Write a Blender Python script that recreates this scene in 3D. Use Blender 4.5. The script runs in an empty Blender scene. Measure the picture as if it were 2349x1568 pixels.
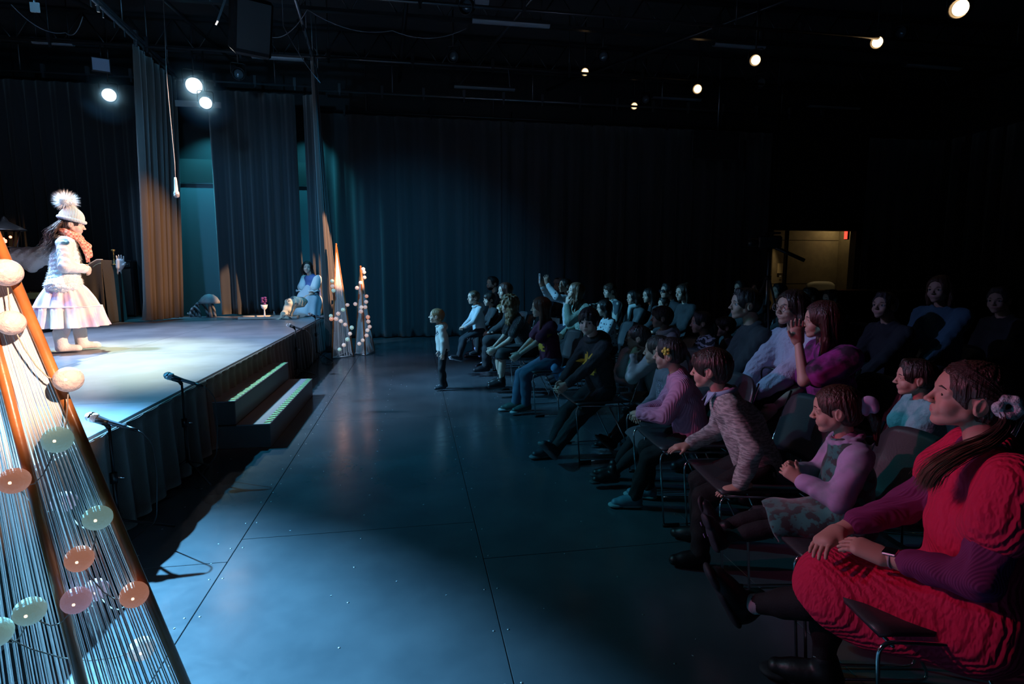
import bpy, bmesh, math, random
import numpy as np
from mathutils import Vector, Matrix, Euler

# ------------------------------------------------------------------ camera
PITCH, YAW, CAMH, FPX = math.radians(7.2), math.radians(9.8), 1.45, 1300.0
scn = bpy.context.scene
COL = scn.collection
cam = bpy.data.cameras.new('camera'); cam.sensor_width = 36.0; cam.lens = FPX/2349*36
cam.clip_start = 0.05; cam.clip_end = 200
camo = bpy.data.objects.new('camera', cam); COL.objects.link(camo)
camo.location = (0, 0, CAMH); camo.rotation_euler = (math.pi/2-PITCH, 0, -YAW)
scn.camera = camo
# ------------------------------------------------------------------ view, world
scn.view_settings.view_transform = 'Standard'; scn.view_settings.look = 'None'
scn.view_settings.gamma = 1.0; scn.view_settings.use_curve_mapping = False
scn.view_settings.exposure = 0.0
scn.cycles.use_denoising = True
scn.cycles.max_bounces = 5; scn.cycles.diffuse_bounces = 3; scn.cycles.glossy_bounces = 3
scn.cycles.transparent_max_bounces = 8
scn.cycles.sample_clamp_indirect = 4.0
wd = bpy.data.worlds.new('world'); scn.world = wd; wd.use_nodes = True
wd.node_tree.nodes['Background'].inputs[0].default_value = (0.10, 0.12, 0.2, 1)
wd.node_tree.nodes['Background'].inputs[1].default_value = 0.0

def lin(c):
    return tuple(x/12.92 if x <= .04045 else ((x+.055)/1.055)**2.4 for x in c)
def hexc(s):
    s = s.lstrip('#'); return lin(tuple(int(s[i:i+2], 16)/255 for i in (0, 2, 4)))

def spot(name, loc, tgt, power, col, size=60, blend=.5, r=.06):
    l = bpy.data.lights.new(name, 'SPOT'); l.energy = power; l.color = col
    l.spot_size = math.radians(size); l.spot_blend = blend; l.shadow_soft_size = r
    o = bpy.data.objects.new(name, l); COL.objects.link(o); o.location = loc
    o.rotation_euler = (Vector(tgt)-Vector(loc)).to_track_quat('-Z', 'Y').to_euler()
    return o
def area(name, loc, tgt, power, col, size=1.0, spread=180):
    l = bpy.data.lights.new(name, 'AREA'); l.energy = power; l.color = col; l.size = size; l.spread = math.radians(spread)
    o = bpy.data.objects.new(name, l); COL.objects.link(o); o.location = loc
    o.rotation_euler = (Vector(tgt)-Vector(loc)).to_track_quat('-Z', 'Y').to_euler()
    return o
# stage wash from upstage left (blue-white), the dim blue fill, the front warm lights and the pink side light
spot('stage_backlight', (-4.40, 5.90, 5.05), (-1.85, 1.9, .2), 25000, (.19, .60, 1.0), 34, 1.0, .05)
spot('stage_backlight_wide', (-4.42, 5.92, 5.05), (-2.0, 5.4, .2), 1700, (.04, .46, .78), 62, 1.0, .05)
spot('deck_wash', (-4.6, 6.6, 4.9), (-3.4, 7.0, .6), 2300, (.54, .70, 1.0), 74, .7, .05)
spot('deck_pool_light', (-4.3, 9.8, 4.7), (-2.9, 6.4, .6), 2600, (.92, 1.0, .62), 30, .9, .05)
spot('audience_blue', (-4.6, 7.6, 4.7), (1.0, 7.3, .9), 2700, (.16, .58, 1.0), 31, .9, .06)
spot('audience_violet', (-3.8, 5.0, 4.6), (2.4, 3.4, 1.1), 420, (.36, .42, 1.0), 26, 1.0, .06)
spot('audience_teal', (-4.4, 4.6, 4.4), (1.75, 2.6, .65), 420, (.08, .66, .80), 30, 1.0, .06)
spot('curtain_blue', (-1.1, 6.4, 4.8), (.1, 12.5, .6), 900, (.05, .38, .75), 56, 1.0, .06)
spot('wall_teal', (-3.9, 12.1, 4.5), (-4.1, 12.55, 1.6), 260, (.06, .62, .85), 90, .8, .04)
spot('wall_teal_far', (-2.1, 12.1, 4.5), (-2.1, 12.55, 1.6), 130, (.06, .62, .85), 90, .8, .04)
spot('curtain_dim', (-3.6, 7.5, 4.9), (-3.0, 11.6, 1.8), 480, (.08, .36, .70), 60, 1.0, .06)
spot('leg_blue', (-6.6, 9.1, 4.6), (-4.2, 10.5, 2.4), 600, (.35, .62, 1.0), 50, .9, .04)
spot('front_warm', (4.75, 4.6, 4.9), (-1.2, 10.1, 1.75), 12000, (1.0, .54, .30), 9.5, .3, .03)
spot('front_warm_leg', (4.80, 4.7, 4.9), (-4.25, 10.25, 1.75), 7500, (1.0, .48, .18), 13, .8, .03)
spot('front_warm_girl', (4.70, 4.6, 4.9), (-3.55, 6.5, 1.70), 7500, (1.0, .62, .46), 17, .3, .03)
spot('front_warm_near', (3.2, -2.4, 4.8), (-1.05, 1.25, 2.15), 6000, (1.0, .68, .48), 18, .25, .03)
spot('front_pink', (-3.2, 3.0, 2.7), (2.0, 1.9, 1.2), 390, (1.0, .17, .40), 35, .9, .08)
spot('rig_fill_blue', (-2.6, 6.2, 4.2), (-3.9, 10.2, 5.0), 110, (.2, .6, 1.0), 100, 1.0, .1)  # added fill, no fixture: picks out the rail and pipes over the stage
spot('rig_fill_dim', (2.5, 5.5, 3.6), (3.0, 11.0, 5.1), 22, (.55, .6, .9), 110, 1.0, .1)  # added upward fill without a fixture, makes the ceiling pipes readable
spot('skirt_warm', (4.72, 4.5, 4.85), (-1.67, 6.2, .35), 150, (1.0, .50, .28), 26, .8, .03)
spot('girl_lilac', (-7.4, 4.6, 3.6), (-3.6, 6.6, 1.5), 420, (.45, .32, 1.0), 22, .8, .05)
spot('woman_fill_blue', (-4.8, 8.4, 4.8), (-1.95, 10.9, 1.2), 550, (.5, .75, 1.0), 13, .8, .05)  # added fill that brightens the seated woman's gown


# pixel of the 2349x1568 frame -> world point
cp, sp_, cy, sy = math.cos(PITCH), math.sin(PITCH), math.cos(YAW), math.sin(YAW)
def ray(px, py):
    x = (px-1174.5)/FPX; v = (784-py)/FPX
    f = cp+v*sp_; u = -sp_+v*cp
    return np.array([x*cy+f*sy, -x*sy+f*cy, u])
def G(px, py, z=0.0):
    d = ray(px, py); t = (z-CAMH)/d[2]; return np.array([0, 0, CAMH])+t*d
def AX(px, py, X):
    d = ray(px, py); return np.array([0, 0, CAMH])+d*(X/d[0])
def AY(px, py, Y):
    d = ray(px, py); return np.array([0, 0, CAMH])+d*(Y/d[1])
def AF(px, py, f):            # at forward depth f
    d = ray(px, py); return np.array([0, 0, CAMH])+d*f
def proj(p):
    X, Y, Z = p[0], p[1], p[2]-CAMH
    x = X*cy-Y*sy; f = X*sy+Y*cy
    D = f*cp-Z*sp_; v = f*sp_+Z*cp
    return 1174.5+x/D*FPX, 784-v/D*FPX, D

# ------------------------------------------------------------------ materials
MATS = {}
def nd(nt, typ, **kw):
    n = nt.nodes.new(typ)
    for k, v in kw.items():
        if k in n.inputs: n.inputs[k].default_value = v
        else: setattr(n, k, v)
    return n
def mat(name, col, rough=.7, metal=0.0, bump=None, bs=.3, scale=60, col2=None, var=None, vscale=8, thr=None,
        emit=None, es=0, spec=.5, sheen=0, coat=0, axis='X', trans=0, vmap=None, alpha=1):
    if name in MATS: return MATS[name]
    m = bpy.data.materials.new(name); m.use_nodes = True; nt = m.node_tree
    b = nt.nodes['Principled BSDF']
    c = col if not isinstance(col, str) else hexc(col)
    b.inputs['Base Color'].default_value = (*c, 1)
    b.inputs['Roughness'].default_value = rough; b.inputs['Metallic'].default_value = metal
    b.inputs['Specular IOR Level'].default_value = spec
    b.inputs['Sheen Weight'].default_value = sheen; b.inputs['Coat Weight'].default_value = coat
    b.inputs['Transmission Weight'].default_value = trans
    b.inputs['Alpha'].default_value = alpha
    if emit is not None:
        b.inputs['Emission Color'].default_value = (*(hexc(emit) if isinstance(emit, str) else emit), 1)
        b.inputs['Emission Strength'].default_value = es
    tc = None
    def TC():
        nonlocal tc
        if tc is None:
            t = nt.nodes.new('ShaderNodeTexCoord'); mp = nt.nodes.new('ShaderNodeMapping')
            if vmap: mp.inputs['Scale'].default_value = vmap
            nt.links.new(t.outputs['Object'], mp.inputs['Vector']); tc = mp
        return tc.outputs[0]
    if col2 is not None:
        c2 = col2 if not isinstance(col2, str) else hexc(col2)
        if var == 'wave':
            tx = nd(nt, 'ShaderNodeTexWave', Scale=vscale, bands_direction=axis); tx.inputs['Distortion'].default_value = .3
        elif var == 'voronoi':
            tx = nd(nt, 'ShaderNodeTexVoronoi', Scale=vscale)
        elif var == 'checker':
            tx = nd(nt, 'ShaderNodeTexChecker', Scale=vscale)
            tx.inputs[1].default_value = (0, 0, 0, 1); tx.inputs[2].default_value = (1, 1, 1, 1)
        elif var == 'marble':
            tx = nd(nt, 'ShaderNodeTexWave', Scale=vscale, bands_direction=axis); tx.inputs['Distortion'].default_value = 9
            tx.inputs['Detail Scale'].default_value = 2.0
        else:
            tx = nd(nt, 'ShaderNodeTexNoise', Scale=vscale, Detail=4)
        nt.links.new(TC(), tx.inputs['Vector'])
        ra = nt.nodes.new('ShaderNodeValToRGB')
        t0, t1 = thr or (.4, .6)
        ra.color_ramp.elements[0].position = t0; ra.color_ramp.elements[1].position = t1
        ra.color_ramp.elements[0].color = (*c, 1); ra.color_ramp.elements[1].color = (*c2, 1)
        out = tx.outputs['Distance'] if var == 'voronoi' else tx.outputs[0]
        nt.links.new(out, ra.inputs[0]); nt.links.new(ra.outputs[0], b.inputs['Base Color'])
    if bump:
        if bump == 'knit':
            t1 = nd(nt, 'ShaderNodeTexWave', Scale=scale, bands_direction=axis); t1.inputs['Distortion'].default_value = .3
            t1.inputs['Detail Scale'].default_value = 1.5
        elif bump == 'cable':
            t1 = nd(nt, 'ShaderNodeTexWave', Scale=scale, bands_direction=axis, wave_profile='SIN'); t1.inputs['Distortion'].default_value = 3.0
            t1.inputs['Detail Scale'].default_value = 2.5; t1.inputs['Detail'].default_value = 1
        elif bump == 'strand':
            t1 = nd(nt, 'ShaderNodeTexNoise', Scale=scale, Detail=3)
        elif bump == 'voronoi':
            t1 = nd(nt, 'ShaderNodeTexVoronoi', Scale=scale)
        else:
            t1 = nd(nt, 'ShaderNodeTexNoise', Scale=scale, Detail=4)
        nt.links.new(TC(), t1.inputs['Vector'])
        bp = nd(nt, 'ShaderNodeBump', Strength=bs, Distance=.02 if bump == 'cable' else .01)
        nt.links.new(t1.outputs[0], bp.inputs['Height']); nt.links.new(bp.outputs[0], b.inputs['Normal'])
    MATS[name] = m
    return m

# ------------------------------------------------------------------ objects
def link(name, me, parent=None, m=None, loc=None, smooth=None):
    o = bpy.data.objects.new(name, me); COL.objects.link(o)
    if parent is not None: o.parent = parent
    if m is not None:
        for k in (m if isinstance(m, (list, tuple)) else [m]): me.materials.append(k)
    if loc is not None: o.location = loc
    if smooth is not None: me.shade_smooth() if smooth else me.shade_flat()
    return o
def tag(o, label=None, cat=None, group=None, kind=None):
    if label: o['label'] = label
    if cat: o['category'] = cat
    if group: o['group'] = group
    if kind: o['kind'] = kind
    return o
def empty(name, loc=(0, 0, 0), rz=0, label=None, cat=None, group=None):
    o = bpy.data.objects.new(name, None); COL.objects.link(o)
    o.location = tuple(loc); o.rotation_euler = (0, 0, rz); o.empty_display_size = .1
    return tag(o, label, cat, group)

class MB:
    """collects simple shapes into one mesh"""
    def __init__(s): s.v = []; s.f = []; s.mi = []; s.sm = []
    def add(s, vs, fs, mi=0, sm=False):
        n = len(s.v); s.v += [tuple(map(float, v)) for v in vs]
        for f in fs: s.f.append(tuple(n+i for i in f)); s.mi.append(mi); s.sm.append(sm)
        return s
    def box(s, c, d, rot=None, mi=0, bev=0):
        x, y, z = d[0]/2, d[1]/2, d[2]/2
        if bev:
            b = bev; P = []
            for sx in (-1, 1):
                for sy_ in (-1, 1):
                    for sz in (-1, 1):
                        P += [(sx*(x-b), sy_*(y-b), sz*z), (sx*(x-b), sy_*y, sz*(z-b)), (sx*x, sy_*(y-b), sz*(z-b))]
            bm = bmesh.new(); [bm.verts.new(p) for p in P]
            r = bmesh.ops.convex_hull(bm, input=bm.verts); bm.verts.index_update()
            bmesh.ops.dissolve_limit(bm, angle_limit=.02, verts=bm.verts, edges=bm.edges)
            bm.verts.index_update(); vs = [v.co.copy() for v in bm.verts]; fs = [[v.index for v in f.verts] for f in bm.faces]; bm.free()
        else:
            vs = [(sx*x, sy_*y, sz*z) for sx in (-1, 1) for sy_ in (-1, 1) for sz in (-1, 1)]
            fs = [(0, 1, 3, 2), (4, 6, 7, 5), (0, 4, 5, 1), (2, 3, 7, 6), (0, 2, 6, 4), (1, 5, 7, 3)]
        if rot is not None:
            R = rot if isinstance(rot, Matrix) else Euler(rot).to_matrix()
            vs = [R @ Vector(v) for v in vs]
        return s.add([(v[0]+c[0], v[1]+c[1], v[2]+c[2]) for v in vs], fs, mi)
    def tube(s, pts, r, n=8, mi=0, cap=True, closed=False):
        pts = [Vector(p) for p in pts]; m = len(pts)
        rr = r if isinstance(r, (list, tuple)) else [r]*m
        vs = []; up = None
        for i, p in enumerate(pts):
            if closed: t = pts[(i+1) % m]-pts[i-1]
            else: t = (pts[min(i+1, m-1)]-pts[max(i-1, 0)])
            t.normalize()
            if up is None:
                up = Vector((0, 0, 1)) if abs(t.z) < .9 else Vector((1, 0, 0))
            a = (up-t*up.dot(t)).normalized(); b = t.cross(a); up = a
            for k in range(n):
                an = 2*math.pi*k/n; vs.append(p+rr[i]*(math.cos(an)*a+math.sin(an)*b))
        fs = [(i*n+k, i*n+(k+1) % n, (i+1)*n+(k+1) % n, (i+1)*n+k) for i in range(m-1) for k in range(n)]
        if closed: fs += [((m-1)*n+k, (m-1)*n+(k+1) % n, (k+1) % n, k) for k in range(n)]
        elif cap: fs += [tuple(range(n-1, -1, -1)), tuple((m-1)*n+k for k in range(n))]
        return s.add(vs, fs, mi, True)
    def sphere(s, c, r, n=12, m=8, mi=0, rz=None, mat3=None):
        rr = r if isinstance(r, (list, tuple)) else (r, r, r)
        vs = []
        for j in range(m+1):
            th = math.pi*j/m
            for k in range(n):
                ph = 2*math.pi*k/n
                v = Vector((rr[0]*math.sin(th)*math.cos(ph), rr[1]*math.sin(th)*math.sin(ph), rr[2]*math.cos(th)))
                if mat3 is not None: v = mat3 @ v
                vs.append((c[0]+v[0], c[1]+v[1], c[2]+v[2]))
        fs = [(j*n+k, (j+1)*n+k, (j+1)*n+(k+1) % n, j*n+(k+1) % n) for j in range(m) for k in range(n)]
        return s.add(vs, fs, mi, True)
    def lathe(s, prof, n=16, c=(0, 0, 0), M=None, mi=0, sm=True):
        vs = []
        for (r, z) in prof:
            for k in range(n):
                v = Vector((r*math.cos(2*math.pi*k/n), r*math.sin(2*math.pi*k/n), z))
                if M is not None: v = M @ v
                vs.append((v[0]+c[0], v[1]+c[1], v[2]+c[2]))
        fs = [(j*n+k, j*n+(k+1) % n, (j+1)*n+(k+1) % n, (j+1)*n+k) for j in range(len(prof)-1) for k in range(n)]
        return s.add(vs, fs, mi, sm)
    def grid(s, fn, nu, nv, mi=0, thick=0):
        vs = [fn(i/nu, j/nv) for i in range(nu+1) for j in range(nv+1)]
        fs = [(i*(nv+1)+j, (i+1)*(nv+1)+j, (i+1)*(nv+1)+j+1, i*(nv+1)+j+1) for i in range(nu) for j in range(nv)]
        return s.add(vs, fs, mi, True)
    def mesh(s, name):
        me = bpy.data.meshes.new(name); me.from_pydata(s.v, [], s.f)
        me.polygons.foreach_set('material_index', s.mi); me.polygons.foreach_set('use_smooth', s.sm)
        me.update(); return me
    def build(s, name, m=None, parent=None, loc=None):
        return link(name, s.mesh(name), parent, m, loc)

def dirM(d):          # matrix whose Z axis is d
    return Vector(d).to_track_quat('Z', 'Y').to_matrix()

def arc(pts, r, n=4):      # rounds the corners of a polyline
    pts = [Vector(p) for p in pts]; out = [pts[0]]
    for i in range(1, len(pts)-1):
        a, b, c = pts[i-1], pts[i], pts[i+1]
        u = (a-b).normalized(); w = (c-b).normalized(); rr = min(r, (a-b).length*.49, (c-b).length*.49)
        for k in range(n+1):
            t = k/n; out.append((b+u*rr)*(1-t)**2+b*2*t*(1-t)+(b+w*rr)*t*t)
    out.append(pts[-1]); return out

# ------------------------------------------------------------------ distance fields -> meshes (surface nets)
def v3(*a): return np.array(a, dtype=np.float64)
def nrm(v): return np.asarray(v, float)/max(1e-9, np.linalg.norm(v))
class F:
    """smooth union of tapered capsules and ellipsoids, cuts and clips"""
    def __init__(s, k=.02): s.p = []; s.k = k; s.noise = None
    def cap(s, a, b, r1, r2, k=None, flat=None, sub=False):
        a = np.asarray(a, float); b = np.asarray(b, float); R = max(r1, r2)
        s.p.append(('c', a, b, r1, r2, s.k if k is None else k, flat, sub, np.minimum(a, b)-R, np.maximum(a, b)+R)); return s
    def ell(s, c, r, R=None, k=None, sub=False):
        c = np.asarray(c, float); r = np.asarray(r, float)*np.ones(3); m = r.max()
        s.p.append(('e', c, r, R, None, s.k if k is None else k, None, sub, c-m, c+m)); return s
    def clip(s, pt, n, k=.004):          # keeps the side n points away from
        s.p.append(('p', np.asarray(pt, float), nrm(n), None, None, k, None, True, None, None)); return s
    def bounds(s):
        A = [q for q in s.p if not q[7]]
        return np.min([q[8] for q in A], 0), np.max([q[9] for q in A], 0)
    def mesh(s, h):
        lo, hi = s.bounds(); pad = 3*h+.01
        lo = lo-pad; hi = hi+pad; n = np.ceil((hi-lo)/h).astype(int)+1
        ax = [lo[i]+h*np.arange(n[i]) for i in range(3)]
        g = np.full(n, 1e3, dtype=np.float32)
        for q in s.p:
            k = max(q[5], 1e-4)
            if q[0] == 'p':
                X = (ax[0][:, None, None]-q[1][0])*q[2][0]+(ax[1][None, :, None]-q[1][1])*q[2][1]+(ax[2][None, None, :]-q[1][2])*q[2][2]
                hh = np.clip(.5-.5*(g-X)/k*-1*-1, 0, 1)
                g = np.maximum(g, X).astype(np.float32); continue
            m = k+2.5*h
            i0 = np.maximum(0, np.floor((q[8]-m-lo)/h).astype(int)); i1 = np.minimum(n, np.ceil((q[9]+m-lo)/h).astype(int)+1)
            if np.any(i1 <= i0): continue
            X = ax[0][i0[0]:i1[0]][:, None, None]; Y = ax[1][i0[1]:i1[1]][None, :, None]; Z = ax[2][i0[2]:i1[2]][None, None, :]
            if q[0] == 'c':
                a, b, r1, r2, fl = q[1], q[2], q[3], q[4], q[6]
                px, py, pz = X-a[0], Y-a[1], Z-a[2]; ba = b-a
                sc = 1.0
                if fl is not None:
                    u, sc = fl; u = nrm(u)
                    du = (px*u[0]+py*u[1]+pz*u[2])*(1/sc-1)
                    px = px+du*u[0]; py = py+du*u[1]; pz = pz+du*u[2]
                    ba = ba+ba.dot(u)*(1/sc-1)*u
                L = max(ba.dot(ba), 1e-12)
                t = np.clip((px*ba[0]+py*ba[1]+pz*ba[2])/L, 0, 1)
                d = np.sqrt((px-t*ba[0])**2+(py-t*ba[1])**2+(pz-t*ba[2])**2)-(r1+t*(r2-r1))
                if sc < 1: d = d*np.where(d > 0, 1.0, 1.0)*(.5+.5*sc)
            else:
                c, r, R = q[1], q[2], q[3]
                px, py, pz = X-c[0], Y-c[1], Z-c[2]
                if R is not None:
                    R = np.asarray(R)
                    px, py, pz = (px*R[0, 0]+py*R[1, 0]+pz*R[2, 0], px*R[0, 1]+py*R[1, 1]+pz*R[2, 1], px*R[0, 2]+py*R[1, 2]+pz*R[2, 2])
                k0 = np.sqrt((px/r[0])**2+(py/r[1])**2+(pz/r[2])**2)
                k1 = np.sqrt((px/r[0]**2)**2+(py/r[1]**2)**2+(pz/r[2]**2)**2)
                d = k0*(k0-1)/np.maximum(k1, 1e-6)
            sl = (slice(i0[0], i1[0]), slice(i0[1], i1[1]), slice(i0[2], i1[2]))
            e = g[sl]
            if q[7]:
                d = -d; hh = np.clip(.5-.5*(d-e)/k*-1, 0, 1)
                hh = np.clip(.5+.5*(d-e)/k, 0, 1)
                g[sl] = e*(1-hh)+d*hh+k*hh*(1-hh)
            else:
                hh = np.clip(.5+.5*(e-d)/k, 0, 1)
                g[sl] = np.where(e > 100, d, e*(1-hh)+d*hh-k*hh*(1-hh))
        if s.noise is not None:
            g = g+np.where(np.abs(g) < .08, s.noise(ax[0][:, None, None], ax[1][None, :, None], ax[2][None, None, :]), 0)
        return nets(g, lo, h)
CORN = np.array([(i, j, k) for i in (0, 1) for j in (0, 1) for k in (0, 1)])
EDG = [(a, b) for a in range(8) for b in range(a+1, 8) if np.abs(CORN[a]-CORN[b]).sum() == 1]
def nets(g, lo, h):
    g = np.ascontiguousarray(g, dtype=np.float32); n = np.array(g.shape); s = g < 0
    s[0] = s[-1] = False; s[:, 0] = s[:, -1] = False; s[:, :, 0] = s[:, :, -1] = False
    c = np.zeros(n-1, dtype=np.int8)
    for o in CORN: c += s[o[0]:n[0]-1+o[0], o[1]:n[1]-1+o[1], o[2]:n[2]-1+o[2]]
    act = (c > 0) & (c < 8); idx = np.argwhere(act)
    if len(idx) == 0: return np.zeros((0, 3)), np.zeros((0, 4), int)
    V = np.stack([g[idx[:, 0]+o[0], idx[:, 1]+o[1], idx[:, 2]+o[2]] for o in CORN], 1)
    S = np.stack([s[idx[:, 0]+o[0], idx[:, 1]+o[1], idx[:, 2]+o[2]] for o in CORN], 1)
    acc = np.zeros((len(idx), 3)); cnt = np.zeros(len(idx))
    for a, b in EDG:
        m = S[:, a] != S[:, b]
        va, vb = V[m, a], V[m, b]; den = va-vb; den[np.abs(den) < 1e-9] = 1e-9
        t = np.clip(va/den, 0.02, .98)[:, None]
        acc[m] += CORN[a]*(1-t)+CORN[b]*t; cnt[m] += 1
    P = lo+h*(idx+acc/np.maximum(cnt, 1)[:, None])
    num = np.full(n-1, -1, dtype=np.int64); num[act] = np.arange(len(idx))
    Q = []
    for ax_ in range(3):
        o = [0, 0, 0]; o[ax_] = 1; u, w = [(1, 2), (2, 0), (0, 1)][ax_]
        A = s[:n[0]-o[0], :n[1]-o[1], :n[2]-o[2]]; B = s[o[0]:, o[1]:, o[2]:]
        e = np.argwhere(A != B); fl = A[e[:, 0], e[:, 1], e[:, 2]]
        def cell(du, dw):
            q = e.copy(); q[:, u] -= du; q[:, w] -= dw; return num[q[:, 0], q[:, 1], q[:, 2]]
        q = np.stack([cell(1, 1), cell(0, 1), cell(0, 0), cell(1, 0)], 1)
        q[~fl] = q[~fl][:, ::-1]; Q.append(q)
    Q = np.concatenate(Q); Q = Q[(Q >= 0).all(1)]
    return P, Q
def join(parts):          # [(P, Q, mat_index)] -> one mesh
    parts = [p for p in parts if len(p[0])]
    off = 0; PP = []; QQ = []; MI = []
    for p in parts:
        PP.append(p[0]); QQ.append(p[1]+off); off += len(p[0])
        MI.append(p[2] if isinstance(p[2], np.ndarray) else np.full(len(p[1]), p[2]))
    P = np.concatenate(PP); Q = np.concatenate(QQ); M = np.concatenate(MI)
    me = bpy.data.meshes.new('m'); me.vertices.add(len(P)); me.vertices.foreach_set('co', P.astype(np.float32).ravel())
    me.loops.add(Q.size); me.loops.foreach_set('vertex_index', Q.astype(np.int32).ravel())
    me.polygons.add(len(Q)); me.polygons.foreach_set('loop_start', np.arange(0, Q.size, 4, dtype=np.int32))
    me.polygons.foreach_set('loop_total', np.full(len(Q), 4, dtype=np.int32))
    me.polygons.foreach_set('material_index', M.astype(np.int32)); me.update(calc_edges=True); me.shade_smooth()
    return me
def sdf_obj(name, f, h, m, parent, mi=0):
    P, Q = f.mesh(h)
    if len(P) == 0: return None
    me = join([(P, Q, mi)]); me.name = name
    return link(name, me, parent, m)
# ------------------------------------------------------------------ people
def rotz(a): return np.array([[math.cos(a), -math.sin(a), 0], [math.sin(a), math.cos(a), 0], [0, 0, 1]])
def roty(a): return np.array([[math.cos(a), 0, math.sin(a)], [0, 1, 0], [-math.sin(a), 0, math.cos(a)]])
def rotx(a): return np.array([[1, 0, 0], [0, math.cos(a), -math.sin(a)], [0, math.sin(a), math.cos(a)]])
def ik(a, t, l1, l2, pole):
    a = np.asarray(a, float); t = np.asarray(t, float); d = t-a; L = np.linalg.norm(d)
    if L > (l1+l2)*.995: d = d*(l1+l2)*.995/L; L = (l1+l2)*.995; t = a+d
    u = d/L; x = (l1*l1-l2*l2+L*L)/(2*L); h = math.sqrt(max(0, l1*l1-x*x))
    p = np.asarray(pole, float); p = p-u*p.dot(u); p = nrm(p)
    return a+u*x+p*h, t
def rot_about(v, ax, an):
    ax = nrm(ax); v = np.asarray(v, float)
    return v*math.cos(an)+np.cross(ax, v)*math.sin(an)+ax*ax.dot(v)*(1-math.cos(an))
def hand_field(w, d, n, thumb, L, curl=.35, spread=1.0, fk=.004):
    """palm, four jointed fingers and a thumb; d to the fingers, n out of the palm, thumb = side vector sign"""
    w = np.asarray(w, float); d = nrm(d); n = nrm(np.asarray(n, float)-d*np.dot(n, d)); l = np.cross(d, n)*thumb
    f = F(k=.010*L/.17)
    for q in (-.13, .0, .13):
        f.cap(w+.06*L*d+l*q*L*.7, w+.46*L*d+l*q*L*1.15, .085*L, .088*L, k=.03*L/.1, flat=(n, .8))
    f.cap(w-.35*L*d, w+.1*L*d, .14*L, .14*L, flat=(n, .75))
    for q, ln, sp in ((.19, .40, .10), (.065, .45, .03), (-.06, .42, -.04), (-.18, .33, -.12)):
        p = w+.47*L*d+l*q*L; v = rot_about(d, n, -sp*spread*thumb); c = curl
        for i, fr in enumerate((.45, .30, .25)):
            v = nrm(v*math.cos(c)+n*math.sin(c)) if i == 0 else rot_about(v, np.cross(v, n), c)
            e = p+v*ln*L*fr; r0 = (.054-.006*i)*L
            f.cap(p, e, r0, r0-.006*L, k=.003); p = e
            c = curl*1.25
    p = w+.14*L*d+l*.16*L; v = nrm(d*.62+l*.62+n*.35)
    e = p+v*.24*L; f.cap(p, e, .075*L, .062*L, k=.02*L/.17)
    v2 = nrm(v*.8+d*.5+n*.1); f.cap(e, e+v2*.2*L, .056*L, .046*L, k=.004)
    return f

def head_field(c, R, S, fine, child, mouth=0.0, beard=0):
    """c centre, R rotation (X forward, Z up), S head height"""
    f = F(k=.05*S); T = lambda x, y, z: c+R@v3(x, y, z)*S
    ch = child
    f.ell(T(-.05, 0, .12), v3(.445, .345, .375)*S, R)
    f.ell(T(.10, 0, .06), v3(.30, .29, .33)*S, R, k=.06*S)
    f.ell(T(.13, 0, -.17), v3(.245, .235+.03*ch, .27)*S, R, k=.07*S)
    f.cap(T(.04, .19, -.20), T(.24, .05, -.38), .10*S, .075*S, k=.06*S)
    f.cap(T(.04, -.19, -.20), T(.24, -.05, -.38), .10*S, .075*S, k=.06*S)
    f.ell(T(.275, 0, -.40), v3(.085, .095, .075)*S, R, k=.04*S)
    for s in (1, -1):
        f.ell(T(.235, s*.155, -.155-.02*ch), v3(.13, .11+.015*ch, .13)*S, R, k=.05*S)
        f.cap(T(.365, s*.07, .075), T(.30, s*.23, .06), .032*S, .03*S, k=.04*S)
        f.ell(T(.425, s*.15, -.002), v3(.085, .10, .060)*S, R, k=.05*S, sub=True)
    f.cap(T(.375, 0, .04), T(.45, 0, -.115), .028*S, .040*S, k=.035*S)
    f.ell(T(.462, 0, -.13), v3(.046, .046, .04)*S, R, k=.02*S)
    for s in (1, -1):
        f.ell(T(.42, s*.05, -.145), v3(.045, .032, .03)*S, R, k=.012*S)
        if fine: f.ell(T(.445, s*.028, -.175), v3(.02, .014, .014)*S, R, k=.006*S, sub=True)
    f.ell(T(.330, 0, -.255), v3(.06, .12, .085)*S, R, k=.05*S)
    f.ell(T(.378, 0, -.238), v3(.022, .080, .016)*S, R, k=.018*S)
    f.ell(T(.370, 0, -.278-mouth*.4), v3(.024, .068, .018)*S, R, k=.018*S)
    f.ell(T(.402, 0, -.258-mouth*.2), v3(.035, .085, .004+mouth*.5)*S, R, k=.005*S, sub=True)
    if fine:
        f.ell(T(.41, 0, -.335), v3(.03, .07, .018)*S, R, k=.02*S, sub=True)
        for s in (1, -1):      # eyelids round the eyeball
            f.ell(T(.285, s*.145, .0), v3(.084, .092, .080)*S, R, k=.02*S)
            f.ell(T(.380, s*.150, -.004), v3(.050, .062, .018)*S, R, k=.005*S, sub=True)
    for s in (1, -1):          # ears
        Re = R@rotz(s*.22)@roty(-.15)
        f.ell(T(-.05, s*.325, -.045), v3(.080, .030, .135)*S, Re, k=.012*S)
        f.ell(T(-.075, s*.345, -.03), v3(.095, .022, .150)*S, Re@rotz(s*.12), k=.015*S)
        f.ell(T(-.035, s*.375, -.02), v3(.050, .026, .090)*S, Re, k=.012*S, sub=True)
    return f

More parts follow.
